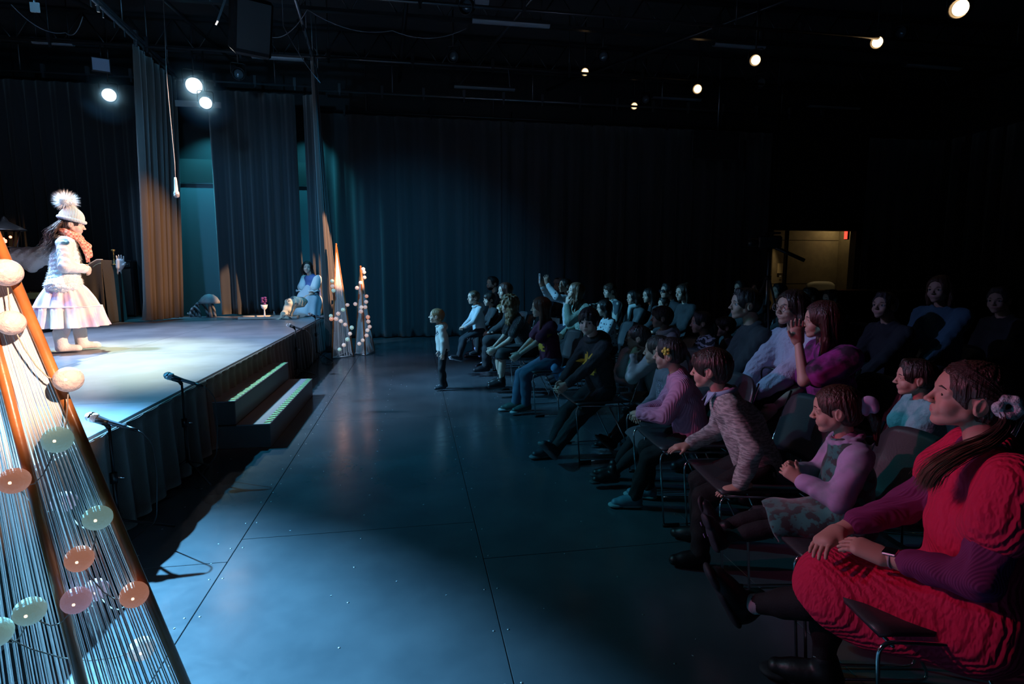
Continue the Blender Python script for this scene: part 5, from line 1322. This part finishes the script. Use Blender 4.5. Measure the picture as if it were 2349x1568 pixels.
aud('kidback', 'child whose forehead shows below the man in dark glasses', 1522, 697, 1.20, 184, hp=30, skin=0, hair='short', hcol='#2a1c14', top=DK, bottom=DK, ch='black chair under the child below the man in dark glasses', gaze=STAGE)
aud('topknot', 'woman with a topknot and fringe in a dark blouse in the back row', 1566, 671, 1.66, 184, hp=38, skin=0, hair='bob+bun', hcol='#33231a', top=DK, bottom=DK, ch='black chair under the woman with the topknot', gaze=STAGE, hyaw=10)
aud('wcollar', 'boy in a pale hooded top in the second row looking at the stage', 1517, 728, 1.18, 184, hp=50, skin=1, hair='fringe', hcol='#241913', top=mat('pale_hood', (.45, .50, .50), rough=.9), bottom=DK, gaze=STAGE, extra=lambda I: hoodie(I, MATS['pale_hood']), ch='black chair under the boy in the pale hooded top')
satin = mat('satin_cream', (.48, .52, .50), rough=.42, bump='noise', bs=.15, scale=14)
aud('fists', 'girl in a cream satin blouse resting her chin on both fists', 1463, 772, 1.30, 178, hp=57, lean=22, bend=6, skin=1, hair='slick', hcol='#33211a', top=satin, bottom='#1b1c20', bkind='trousers', gaze=STAGE, hpitch=2,
    hands={1: (.235, .04, .275), -1: (.23, -.03, .275)}, hdirs={1: ((-.5, -.2, .9), (-1, -.3, -.4)), -1: ((-.5, .3, .9), (-1, .3, -.4))}, curl=.9, elbow={1: v3(.5, .3, -1), -1: v3(.5, -.3, -1)}, puff=.5, shoe='#14151a', sole='#3a4448', feet={1: (.40, .03, .06), -1: (.34, -.08, .06)},
    ch='black chair under the girl resting her chin on her fists', extra=lambda I: MB().tube([tuple(I['T'](.10, .34, .30)), tuple(I['T'](.0, .2, .50)), tuple(I['T'](0, -.2, .50)), tuple(I['T'](.1, -.34, .3))], .004, 5).build('hair_band', chrome, I['E']))
sock(AU['fists'], '#aab4ba', .62, 'leg_warmer')
lace = mat('silver_lace', (.50, .50, .58), rough=.35, bump='voronoi', bs=.9, scale=130, col2=(.2, .2, .25), var='voronoi', vscale=90, thr=(.2, .5))
aud('lace', 'girl in a grey dress with silver lace front beside the pink sweater', 1508, 811, 1.32, 172, hp=67, lean=14, skin=1, hair='slick', hcol='#33211a', top=mat('grey_dress', (.17, .17, .20), rough=.8, bump='noise', bs=.2, scale=50), bottom='#121316', bkind='tights', gaze=(-3.4, 7.4), shoe='#101114', sole='#30363a',
    feet={1: (.38, .02, .06), -1: (.34, -.09, .06)}, ch='black chair under the girl in the grey lace dress',
    extra=lambda I: (dress(I, mat('grey_skirt', (.09, .09, .10), rough=.9), torso=False, hem=.04, name='skirt'), decal(I, child(I, 'top'), ['#######']*10, .022, (0, .0, I['C'][2]), lace, name='lace_panel')))
pink = mat('pink_knit', (.62, .27, .42), rough=.9, bump='knit', bs=.28, scale=42, axis='DIAGONAL', col2=(.53, .22, .35), var='wave', vscale=42, vmap=(1, 1, .06))
def pink_x(I):
    T, S = I['T'], I['S']
    b = MB(); c = T(.02, .43, .15)
    for k in range(5): a = k*1.2566; b.sphere(tuple(c+I['R']@v3(.085*math.cos(a), .02, .085*math.sin(a))*S), .055*S, 8, 6)
    b.sphere(tuple(c+I['R']@v3(0, .05, 0)*S), .05*S, 8, 6); b.build('flower_clip', mat('yellow_clip', (.75, .62, .10), rough=.4), I['E'])
    f = F(.012); H = I['H']
aud('pink', 'girl in a pink ribbed sweater with a yellow flower clip in her dark hair', 1535, 811, 1.32, 160, hp=74, lean=12, bend=4, skin=1, hair='short+pony', hcol='#1e1310', top=pink, bottom='#0c0c0e', gaze=(-3.4, 6.6), shoe='#5a7e8e', sole='#8aa4ac', mouth=.01, fit=1.9,
    hands={1: (.265, .025, .10), -1: (.26, -.02, .10)}, hdirs={1: ((.5, -.8, -.2), (0, -.2, -1)), -1: ((.4, .8, -.3), (-.5, 0, -1))}, curl=.7, feet={1: (.28, .05, .05), -1: (.20, -.08, .05)}, ch='black chair under the girl in the pink sweater, chrome front corner lit', cyaw=176, extra=pink_x)
heath = mat('heather_grey', (.20, .22, .21), rough=.9, bump='strand', bs=.5, scale=60, col2=(.42, .44, .42), vscale=30, thr=(.42, .58), vmap=(1, 1, 4.5))
def grey_x(I):
    b = MB(); H = I['H']
    z = I['P'][2]+.045*H; n = 20
    b.tube([(.115*H*.8*math.cos(a), .115*H*math.sin(a), z) for a in [2*math.pi*i/n for i in range(n)]], .012, 6, closed=True); b.build('belt', mat('belt_dark', (.02, .02, .022), rough=.3), I['E'])
aud('grey', 'boy in a heather grey jumper with a pale blue shirt collar leaning forward', 1630, 842, 1.38, 158, hp=92, lean=24, bend=6, skin=1, hair='fringe', hcol='#2a1a12', top=heath, bottom='#0a0a0c', gaze=(-3.4, 6.8), collar='#8fb0c8', hpitch=-3, shoe='#0e0f12', mouth=.015,
    hands={1: (.10, .19, -.03), -1: (.26, -.10, .03)}, hdirs={1: ((1, .1, -.3), (0, 0, -1)), -1: ((.9, .2, -.2), (0, 0, -1))}, curl=.15, feet={1: (.22, .10, .05), -1: (.20, -.12, .05)}, fit=1.4, ch='black chair under the boy in the heather grey jumper', cyaw=172)
zeb = mat('zebra_top', (.50, .53, .56), rough=.8, col2=(.02, .025, .03), var='marble', vscale=7, thr=(.48, .52), axis='Z')
aud('zebra', 'girl in a black and white striped top in the second row', 1608, 740, 1.28, 178, hp=50, skin=1, hair='short+pony', hcol='#15100e', top=zeb, bottom=DK, gaze=STAGE, ch='black chair under the girl in the striped top', extra=lambda I: decal(I, child(I, 'top'), ['.####', '#####', '####.', '.###.'], .024, (0, 0.0, I['C'][2]-.01), mat('print_white', (.6, .62, .65))))
aud('darkman', 'man with short dark hair in a charcoal shirt in the second row', 1708, 698, 1.72, 166, hp=71, lean=4, skin=1, hair='short', hcol='#17110f', top=mat('charcoal', (.035, .04, .047), rough=.85, bump='noise', bs=.3, scale=60), bottom=DK, gaze=(-3.8, 5.0), hpitch=3, ch='black chair under the man in the charcoal shirt')
aud('hidkid', 'small child half hidden left of the man in the charcoal shirt', 1662, 750, 1.10, 175, hp=46, skin=0, hair='fringe', hcol='#15100e', top=DK, bottom=DK, ch='black chair under the small child beside the man in charcoal', gaze=STAGE)
lac = mat('lace_jumper', (.50, .48, .62), rough=.9, bump='noise', bs=.9, scale=55)
def bag(I):
    w = rotz(math.radians(I['yaw']))@(I['P']+v3(.20, .02, .13))+v3(I['root'][0], I['root'][1], 0)
    e = empty('handbag', tuple(w), math.radians(I['yaw']), 'black leather handbag on the lap of the woman in glasses', 'handbag')
    lm = mat('black_leather', (.02, .02, .024), rough=.3)
    MB().box((0, 0, -.02), (.10, .30, .16), bev=.03).build('bag_body', lm, e)
    for s in (1, -1): MB().tube(arc([(s*.03, -.09, .05), (s*.06, -.07, .16), (s*.06, .07, .16), (s*.03, .09, .05)], .06), .006).build('bag_handle', lm, e)
    MB().tube([(0, -.13, .065), (0, .13, .065)], .006).build('zip', chrome, e)
aud('specs', 'woman in thin-rimmed glasses and a pale lace jumper with a handbag on her lap', 1815, 707, 1.70, 190, hp=78, lean=2, skin=1, hair='bob', hcol='#2c1712', top=lac, bottom='#15161a', gaze=(-4.5, 2.6), hpitch=4, mouth=.015, fit=1.2, puff=.3,
    hands={-1: (.25, -.05, .06), 1: (.26, .02, .06)}, ch='black chair under the woman in glasses', extra=lambda I: (specs(I, mat('rim_gold', (.5, .35, .3), metal=.8, rough=.3), t=.004), bag(I)))
purp = mat('purple_floral', (.30, .02, .22), rough=.8, col2=(.03, .008, .03), vscale=9, thr=(.42, .58))
aud('purple', 'long-haired woman in a magenta patterned blouse whispering behind her hand', 1885, 735, 1.66, 168, hp=84, lean=4, skin=1, hair='long', hcol='#3a1a14', top=purp, sleeve='short', bottom=DK, hyaw=-18, puff=.5,
    hands={1: (.17, .05, .33), -1: (.2, -.06, .05)}, hdirs={1: ((.1, -.1, 1), (0, 1, .1))}, curl=.12, elbow={1: v3(.4, .3, -1)}, ch='black chair under the woman in the magenta blouse')
for k_, (px_, py_, H_, X_, lb_) in enumerate(((1700, 661, 1.70, 4.3, 'dark head of a rear spectator just left of the tripod'), (1737, 662, 1.74, 4.6, 'dark head of a rear spectator touching the tripod column'), (1787, 668, 1.72, 4.7, 'rear spectator with hair on end below the paper notice'),
        (1857, 680, 1.70, 4.3, 'rear spectator before the lit doorway, left of two dark heads'), (1906, 686, 1.72, 4.1, 'rear spectator before the lit doorway, right of two dark heads'))):
    aud('back%d' % k_, lb_, px_, py_, H_, 176, hp=(36, 32, 36, 40, 42)[k_], ch='black chair under the '+lb_, skin=0, hair='short', hcol='#0f0c0b', top=DK, bottom=DK, gaze=STAGE)
aud('dwoman', 'woman in a black sweater seated left of the woman in plain blue', 2028, 702, 1.70, 184, hp=61, lean=2, skin=1, hair='short', hcol='#1c1210', top=DK, bottom=DK, gaze=(-4.5, 2.0), hpitch=8, ch='black chair under the woman in the black sweater')
bluek = mat('blue_knit', (.06, .14, .19), rough=.9, bump='noise', bs=.4, scale=90)
aud('blue', 'fair-haired woman in a plain blue sweater upright behind the front rows', 2155, 665, 1.72, 198, hp=61, lean=0, skin=1, hair='bob', hcol='#4a3020', top=bluek, bottom=DK, ch='black chair under the woman in the blue sweater', gaze=(-4.5, 1.4), pose='sit', zs=.62, hpitch=2, fit=1.6)
aud('old', 'older man in a dark jacket nearly lost in shadow at the right edge', 2291, 689, 1.74, 176, hp=59, skin=0, hair='short', hcol='#3a3634', top=DK, bottom=DK, ch='black chair under the older man at the right edge', gaze=(-4.5, .8))
teal = mat('teal_frill', (.10, .36, .36), rough=.8, bump='noise', bs=.9, scale=60, col2=(.22, .50, .50), vscale=14)
aud('teal', 'small girl in a teal frilled dress seated behind the front row', 2098, 867, 1.10, 160, hp=84, lean=4, skin=1, hair='short+pony', hcol='#241712', top=teal, bottom='#0e1012', gaze=(-3.4, 6), puff=1.0, sleeve='short', ch='black chair under the girl in the teal dress', extra=lambda I: dress(I, teal, o=.018, hem=.05, name='dress', sleeve=None))
green = mat('green_velvet', (.012, .16, .14), rough=.7, sheen=.6, col2=(.004, .018, .018), vscale=30, thr=(.47, .53))
tie = mat('tie_dye', (.40, .30, .50), rough=.85, col2=(.16, .24, .26), vscale=9, thr=(.42, .62))
def green_x(I):
    dress(I, green, o=.017, hem=.12, name='pinafore'); T, S = I['T'], I['S']
    f = F(.01); rd = random.Random(5)
    for k in range(9): a = k*.7; f.ell(T(-.56, .06, .08)+v3(math.cos(a)*.02, rd.uniform(-.015, .015), math.sin(a)*.022), v3(.016, .012, .018))
    sdf_obj('scrunchie', f, .004, mat('lilac_satin', (.5, .45, .68), rough=.35), I['E'])
    f = F(.01); n = 14; c1 = I['N']+v3(.006, 0, .018)
    for i in range(n):
        a0, a1 = 2*math.pi*i/n, 2*math.pi*(i+1)/n
        f.cap(c1+v3(.052*math.cos(a0), .058*math.sin(a0), -.020*math.cos(a0)), c1+v3(.052*math.cos(a1), .058*math.sin(a1), -.020*math.cos(a1)), .011, .011)
    sdf_obj('neckband', f, .004, tie, I['E'])
    for s in (1, -1):
        so_ = [c for c in I['E'].children if c.name.startswith('shoe')][0 if s == 1 else 1]; A = I['An'][s]; b = MB()
        for k in range(4): q = A+v3(.03+.012*k, 0, .028-.008*k); b.tube([tuple(q+v3(0, -.018, 0)), tuple(q+v3(.004, 0, .006)), tuple(q+v3(0, .018, 0))], .0022, 5)
        b.tube([tuple(A+v3(.03, 0, .035)), tuple(A+v3(.02, .03, .03)), tuple(A+v3(.03, .035, -.01)), tuple(A+v3(.035, .01, .02)), tuple(A+v3(.03, .0, .034))], .0022, 5)
        b.build('laces', mat('laces_purple', (.22, .14, .32)), so_)
aud('green', 'small girl in a dark green velvet pinafore with a lilac scrunchie', 1918, 939, 1.06, 158, hp=110, lean=4, skin=1, hair='slick+pony', hcol='#3a2118', top=tie, bottom='#0d1216', bkind='tights', gaze=(-3.6, 6.0), hpitch=-8, shoe='#15161c', sole='#2a2b32', fit=1.5, puff=.4,
    feet={1: (.60, .02, .35), -1: (.62, -.06, .36)}, hands={1: (.19, .035, .15), -1: (.18, -.05, .16)}, hdirs={1: ((.75, -.4, .5), (.2, -1, 0)), -1: ((.8, .4, .45), (.2, 1, 0))}, curl=.35, ch='black chair under the girl in the green pinafore', cyaw=170, extra=green_x, knee_spread=.02)
redk = mat('red_cable_knit', (.56, .008, .065), rough=.9, bump='cable', bs=.36, scale=30, axis='DIAGONAL', vmap=(1, 1, .4))
def red_x(I):
    o = dress(I, redk, o=.012, sleeve='cap', hem=.16, name='knit_dress', noise=.003, wide=1.2, drape=.055)
    H, E, T, S = I['H'], I['E'], I['T'], I['S']
    # ribbed hem
    hm = mat('hairs_long', '#3c2c26', rough=.4, col2=hexc('#8a6a50'), vscale=5)
    fn = [T(-.30, .28, .05), T(-.38, .40, -.15), T(-.22, .48, -.42), T(.06, .55, -.66), T(.26, .55, -.95), T(.30, .52, -1.18)]
    strands('ponytail', [fn, [p+v3(.01, .01, .0) for p in fn]], 1100, .0013, hm, E, .0085, 6)
    gl = []; e0 = T(-.34, .31, .05); c0, rr = v3(-.06, 0, .13), v3(.482, .380, .412)
    for k in range(60):
        a = (k-30)/30*1.9; p0 = v3(.30*math.cos(a*.8)-.02-.1*abs(a)/1.9, .36*math.sin(a*.8), .40-.16*abs(a)); g_ = []
        for t in np.linspace(0, 1, 9):
            q = p0*(1-t)+v3(-.36, .33, .05)*t-c0; q = q/np.linalg.norm(q/rr)+c0; g_.append(T(*q))
        gl.append(g_)
    strands('swept_hair', gl, 1500, .0009, mat('hairs_#3c2c26', '#3c2c26'), E, .0022, 8)
    f = F(.01); rd = random.Random(15)
    for k in range(12): a = k*.55; f.ell(T(-.32, .32, .04)+v3(math.cos(a)*.022, rd.uniform(-.012, .016), math.sin(a)*.024), v3(.014, .014, .014))
    sdf_obj('scrunchie', f, .004, mat('mint_fluff', (.42, .55, .55), rough=.9, bump='noise', bs=1, scale=90), E)
    # wrist watch on the left wrist
    w = I['Wr'][1]; d = I['Hd'][1]; n = nrm(I['Hn'][1]-d*I['Hn'][1].dot(d)); fa = nrm(I['Wr'][1]-I['El'][1]); c = w-fa*.018; nn = nrm(-n-fa*np.dot(-n, fa)); l = np.cross(fa, nn)
    we = MB(); k_ = 16; we.tube([tuple(c+(nn*.021*math.cos(a)+l*.026*math.sin(a))) for a in [2*math.pi*i/k_ for i in range(k_)]], .0035, 5, closed=True).build('watch_strap', mat('strap_grey', (.25, .25, .28), rough=.4), E)
    M = Matrix([[fa[i], l[i], nn[i]] for i in range(3)])
    b = MB(); b.box(tuple(c+nn*.024), (.040, .034, .010), rot=M, bev=.004); b.build('watch_case', mat('watch_steel', (.45, .50, .52), metal=.8, rough=.25), E)
    b = MB(); b.box(tuple(c+nn*.0295), (.034, .029, .002), rot=M); b.build('watch_face', mat('watch_black', (.008, .008, .01), rough=.08), E)
    # cuff button on the skirt pocket flap
    b = MB(); q = (I['Kn'][1]*.45+I['Hp'][1]*.55)+v3(0, .075, .03)
    b.tube([tuple(q+v3(.016*math.cos(a), .002, .016*math.sin(a))) for a in np.arange(0, 6.28, .42)], .0045, 6, closed=True); b.build('button', mat('button_red', (.45, .02, .06), rough=.25), E)
    s_ = [c for c in E.children if c.name.startswith('leggings')]
    f = F(.006)
    for s in (1, -1): f = F(.006); f.cap(I['An'][s], I['An'][s]*.80+I['Kn'][s]*.20, .0235*H, .0235*H); sdf_obj('sock', f, .006, mat('sock_mint', (.38, .50, .50), rough=.9, bump='knit', bs=.4, scale=90), E)
I = aud('red', 'girl in a bright red cable-knit dress over purple sleeves nearest the camera', 2222, 912, 1.50, 147, hp=164, headscale=.95, hk=3, lean=3, bend=-4, skin=1, hair='slick', hcol='#3c2c26', top=mat('purple_rib', (.16, .015, .10), rough=.85, bump='knit', bs=.22, scale=70, axis='Y', vmap=(1, 1, 1)), bottom='#08080a', bkind='tights', gaze=(-3.6, 4.6), hpitch=9, hroll=-3, shoe='#15191b', sole='#22262a',
    sl_end=.70, hands={1: (.165, .05, .085), -1: (.235, -.05, .085)}, hdirs={1: ((.85, -.45, .12), (-.1, -.2, -1)), -1: ((.6, .7, -.3), (-.3, .1, -1))}, curl=.22, feet={1: (.50, -.15, .12), -1: (.24, -.08, .05)}, ch=None, extra=red_x, elbow={1: v3(-.5, .6, -.7)}, mouth=.012)
chair(1.51, 1.44, math.radians(169), 'black chair under the girl in the red knit dress with front rod showing')
# ------------------------------------------------------------------ things standing on the stage
def at(px, py, Y): return AY(px, py, Y)
q = at(14, 545, 8.2); e = empty('lantern_post', (q[0], 8.2, .6), 0, 'street-style lantern on a black post with red lights behind the near tree', 'lantern'); zz = q[2]-.6
MB().tube([(0, 0, 0), (0, 0, zz-.12)], .022).build('post', bmetal, e); MB().lathe([(.13, 0), (.12, .03), (.03, .05), (0, .05)], 12).build('foot', bmetal, e)
MB().lathe([(0, zz+.27), (.03, zz+.24), (.05, zz+.20), (.24, zz+.10), (.25, zz+.085), (.16, zz+.09)], 4, M=None).build('roof', bmetal, e)
for k in range(4): a = math.pi/2*k; MB().tube([(.11*math.cos(a), .11*math.sin(a), zz-.12), (.16*math.cos(a), .16*math.sin(a), zz+.09)], .008, 5).build('frame_rod', bmetal, e)
MB().lathe([(0, zz-.125), (.11, zz-.12), (.11, zz-.11), (0, zz-.105)], 4).build('base_plate', bmetal, e)
rd = random.Random(8)
for k in range(7): MB().sphere((rd.uniform(-.09, .09), rd.uniform(-.09, .02), zz+rd.uniform(-.09, .06)), .016, 8, 6).build('bulb', mat('red_bulb', (1, .2, .1), emit=(1, .16, .08), es=9), e)
q = at(30, 590, 8.9); e = empty('fur_bench', (q[0]-.05, 8.9, .6), 0, 'dark bench back draped with a pale fur throw behind the lantern post', 'bench')
MB().box((0, 0, .42), (1.0, .4, .06), bev=.02).build('seat', bmetal, e); MB().box((0, .18, .78), (1.0, .05, .45), bev=.02).build('backrest', bmetal, e)
for x in (-.42, .42): MB().box((x, 0, .2), (.05, .36, .4)).build('leg', bmetal, e)
f = F(.05); f.cap((-.4, .14, q[2]-.6), (.30, .14, q[2]-.58), .13, .13); f.cap((.2, .1, q[2]-.72), (.32, .1, q[2]-.62), .09, .1)
f.noise = lambda X, Y, Z: .012*np.sin(50*X)*np.sin(45*Z+9*Y)
sdf_obj('fur_throw', f, .018, mat('white_fur', (.8, .8, .78)), e)
# draped keyboard with gloved prop hand
a = G(205, 738, .6); b_ = G(262, 738, .6)
e = empty('draped_table', ((a[0]+b_[0])/2, a[1]-.1, .6), 0, 'black cloth draped over a sloping table with pale piping at the back of the stage', 'table')
cl = mat('drape_black', (.022, .026, .034), rough=.75, sheen=.3, bump='noise', bs=.2, scale=40)
zt1, zt2 = at(208, 636, a[1])[2]-.6, at(268, 598, a[1])[2]-.6
w = (b_[0]-a[0])/2+.05
def drp(u, v):
    x = (u*2-1)*w; zt = zt1+(zt2-zt1)*min(1, u*1.15)
    if v < .3: return (x, .3-.6*v/.3, zt)
    k = (v-.3)/.7; return (x*(1+.12*k)+.0, -.30-.06*k-.03*math.sin(u*21)*k, zt*(1-k)+.01*k)
b = MB(); b.grid(drp, 40, 20); o = b.build('cloth', cl, e); o.modifiers.new('t', 'SOLIDIFY').thickness = .01
for s in (-1, 1):
    b = MB(); b.grid(lambda u, v: (s*w*(1+.12*v), -.30+.6*u-.0, (zt2 if s > 0 else zt1)*(1-v)+.01), 10, 6); b.build('cloth_side', cl, o)
pp = mat('piping_white', (.62, .66, .72), rough=.5)
for yy in (-.30, -.26): MB().tube([(drp(.45+.55*k/12, .3)[0], yy, drp(.45+.55*k/12, .3)[2]+.012) for k in range(13)], .010, 6).build('piping', pp, e)
MB().tube([(drp(k/12, .3)[0], -.31, drp(k/12, .3)[2]-.12*(1-k/12)-.04) for k in range(13)], .005, 6).build('piping', mat('piping_teal', (.2, .4, .45)), e)
q = at(273, 600, a[1]-.1)
MB().tube([(q[0]-.02, q[1], .6), (q[0]-.005, q[1], q[2]-.16)], .02, 8).build('prop_stand', bmetal, e); bpy.data.objects['prop_stand'].location = tuple(-v3(*e.location))
hnd = hand_field(v3(*q)-v3(0, 0, .10), (.2, -.1, 1), (0, -1, 0), 1, .24, .12)
tag(sdf_obj('prop_hand', hnd, .006, mat('glove_white', (.75, .78, .82), rough=.6), None), 'white prop hand with upright fingers beside the draped table edge', 'prop')
q = at(261, 590, a[1]-.1); MBo = MB().lathe([(0, 0), (.038, 0), (.034, .012), (.008, .02), (.006, .16), (.010, .165), (.006, .17), (.008, .20), (.030, .225), (.034, .24), (.018, .25), (0, .252)], 12)
tag(MBo.build('candlestick', mat('brass', (.35, .28, .12), metal=.9, rough=.35), loc=(q[0], q[1], q[2]-.12)), 'thin brass candlestick standing on the draped table', 'candlestick')
q = G(290, 727, .6); e = empty('amplifier', (q[0], q[1], .6), .1, 'brown-black amplifier cabinet behind the leg curtain', 'amplifier')
MB().box((0, 0, .52), (.42, .3, 1.02), bev=.02).build('cabinet', bmetal, e); MB().box((0, -.155, .46), (.36, .012, .82), bev=.003).build('grille', mat('grille_brown', (.045, .035, .03), rough=.9), e); MB().box((0, -.156, .95), (.36, .01, .08)).build('control_panel', blk, e)
for k in range(5): MB().lathe([(0, 0), (.012, 0), (.010, .018), (0, .018)], 10, (-.14+.07*k, -.160, .95), M=dirM((0, -1, 0))).build('knob', gmetal, e)
q = G(88, 742, .6); e = empty('music_case', (q[0], q[1], .6), .3, 'dark teal upright case between the lantern post and the girl', 'case')
MB().box((0, 0, .25), (.16, .3, .5), bev=.015).build('case_body', mat('case_teal', (.03, .08, .09), rough=.5), e); MB().tube(arc([(0, -.06, .5), (0, -.06, .54), (0, .06, .54), (0, .06, .5)], .02), .006).build('handle', bmetal, e)
# striped hoops and mushroom
q = G(462, 728, .6); e = empty('striped_hoops', (q[0], q[1], .6), 0, 'three nested striped cloth hoops on the stage floor before the teal wall', 'prop')
sh = mat('hoop_stripe', (.32, .35, .38), rough=.7, col2=(.05, .06, .07), var='wave', vscale=6, axis='DIAGONAL')
for k, (r_, xo) in enumerate(((.13, -.10), (.19, -.02), (.25, .06))):
    MB().tube([(xo+r_*1.0*math.cos(t)*.62, .03*k, .01+r_*1.35*math.sin(t)) for t in np.linspace(0, math.pi, 16)], .024, 8).build('hoop', sh, e)
q = G(483, 727, .6); e = empty('prop_mushroom', (q[0], q[1], .6), 0, 'large pale prop mushroom with domed cap beside the striped hoops', 'prop')
mm = mat('mushroom_pale', (.36, .38, .40), rough=.7)
MB().lathe([(0, 0), (.05, 0), (.035, .1), (.028, .22), (.04, .28)], 14).build('stalk', mm, e); MB().lathe([(.035, .26), (.10, .265), (.175, .25), (.17, .29), (.13, .36), (.07, .41), (0, .425)], 20).build('cap', mat('mushroom_cap', (.32, .35, .38), rough=.6, col2=(.24, .27, .30), vscale=10), e)
q = G(447, 727, .6); tag(MB().tube([(-.10, 0, .06), (.10, 0, .015)], .012).sphere((-.11, 0, .066), .018).build('drum_stick', mm, loc=tuple(q)), 'short white stick lying in front of the striped hoops', 'stick')
# tray with goblet, blanket
q = G(605, 731, .6); e = empty('tray', (q[0], q[1], .6), .05, 'pale rectangular tray with open papers on the stage before the curtain', 'tray')
tm_ = mat('tray_pale', (.52, .52, .48), rough=.5)
MB().box((.1, 0, .015), (.95, .34, .012)).build('tray_base', tm_, e)
for c, d in (((.1, .17, .03), (.95, .012, .04)), ((.1, -.17, .03), (.95, .012, .04)), ((.575, 0, .03), (.012, .34, .04)), ((-.375, 0, .03), (.012, .34, .04))): MB().box(c, d).build('tray_rim', tm_, e)
g = empty('goblet', (q[0]+.02, q[1], .62), 0, 'white goblet holding a purple flower on the tray', 'goblet')
MB().lathe([(0, 0), (.06, 0), (.055, .01), (.015, .02), (.012, .14), (.045, .17), (.06, .23), (.055, .23), (.04, .18), (0, .165)], 16).build('cup', mat('goblet_white', (.65, .68, .70), rough=.3), g)
fb = MB(); rd = random.Random(3)
for k in range(12): fb.sphere((rd.uniform(-.04, .04), rd.uniform(-.04, .04), rd.uniform(.24, .36)), (.026, .026, .02), 8, 6)
fb.build('flower', mat('flower_purple', (.12, .03, .16), rough=.6), g)
s_ = G(629, 728, .6); tag(MB().lathe([(0, 0), (.02, 0), (.022, .05), (.01, .06), (.01, .09), (0, .09)], 10).build('small_bottle', mat('bottle_clear', (.55, .62, .66), rough=.15), loc=(s_[0], s_[1], .622)), 'tiny clear bottle standing on the tray beside the blanket', 'bottle')
bk = G(648, 731, .6); f = F(.05); zb = at(675, 688, bk[1])[2]-.6
f.cap((.04, 0, .02), (.16, .05, zb*.8), .09, .10); f.cap((.16, .05, zb*.85), (.34, .0, zb*.9), .10, .09); f.cap((-.12, -.05, -.02), (.1, -.1, -.02), .05, .08); f.clip((0, 0, .004), (0, 0, -1))
f.noise = lambda X, Y, Z: .010*np.sin(30*X+12*Z)*np.sin(26*Y)+.006*np.sin(50*Z+20*X)
o = sdf_obj('blanket', f, .014, mat('blanket_pattern', (.50, .52, .42), rough=.9, col2=(.07, .08, .09), vscale=7, thr=(.56, .62)), None); o.location = (bk[0], bk[1], .6)
tag(o, 'pale blanket with black patches heaped beside the seated woman', 'blanket')
# towel, jacket and bag around the chairs
I = AU['maroon']; w = rotz(math.radians(I['yaw']))@v3(-.02, .20, .40)+v3(I['root'][0], I['root'][1], 0)
f = F(.03); f.cap((0, 0, 0), (.05, .0, .07), .055, .05); f.cap((-.02, .02, 0), (-.12, .02, .02), .05, .045); f.cap((-.02, 0, .03), (-.1, 0, .08), .04, .03)
f.noise = lambda X, Y, Z: .006*np.sin(70*X+30*Z)*np.sin(60*Y+40*Z)
o = sdf_obj('blue_cloth', f, .007, mat('blue_plush', (.20, .38, .62), rough=.9), None); o.location = tuple(w); o.rotation_euler = (0, 0, math.radians(I['yaw']))
tag(o, 'crumpled light blue cloth tucked beside the girl in the maroon T-shirt', 'cloth')
for (kx, X_, px_, py_, wd_, ht_, lb) in ((0, 2.35, 1272, 765, .28, .30, 'white sheet of card standing between the maroon and black-clad children'),):
    q = AX(px_, py_, X_); o = MB().box((0, 0, -q[2]/2+.14), (.01, wd_, q[2]+.26), rot=(0, .05, .3)).build('card', mat('card_white', (.55, .6, .62), rough=.7), loc=tuple(q)); tag(o, lb, 'card')
# empty chairs behind, seen between people
for (x, y, rz, lb) in ((2.55, 2.05, 170, 'empty black chair behind the girl in the green pinafore'), (2.5, 4.1, 176, 'empty black chair behind the boy in the grey jumper'), (3.4, 5.2, 178, 'empty black chair in the third row by the tripod')):
    chair(x, y, math.radians(rz), lb)
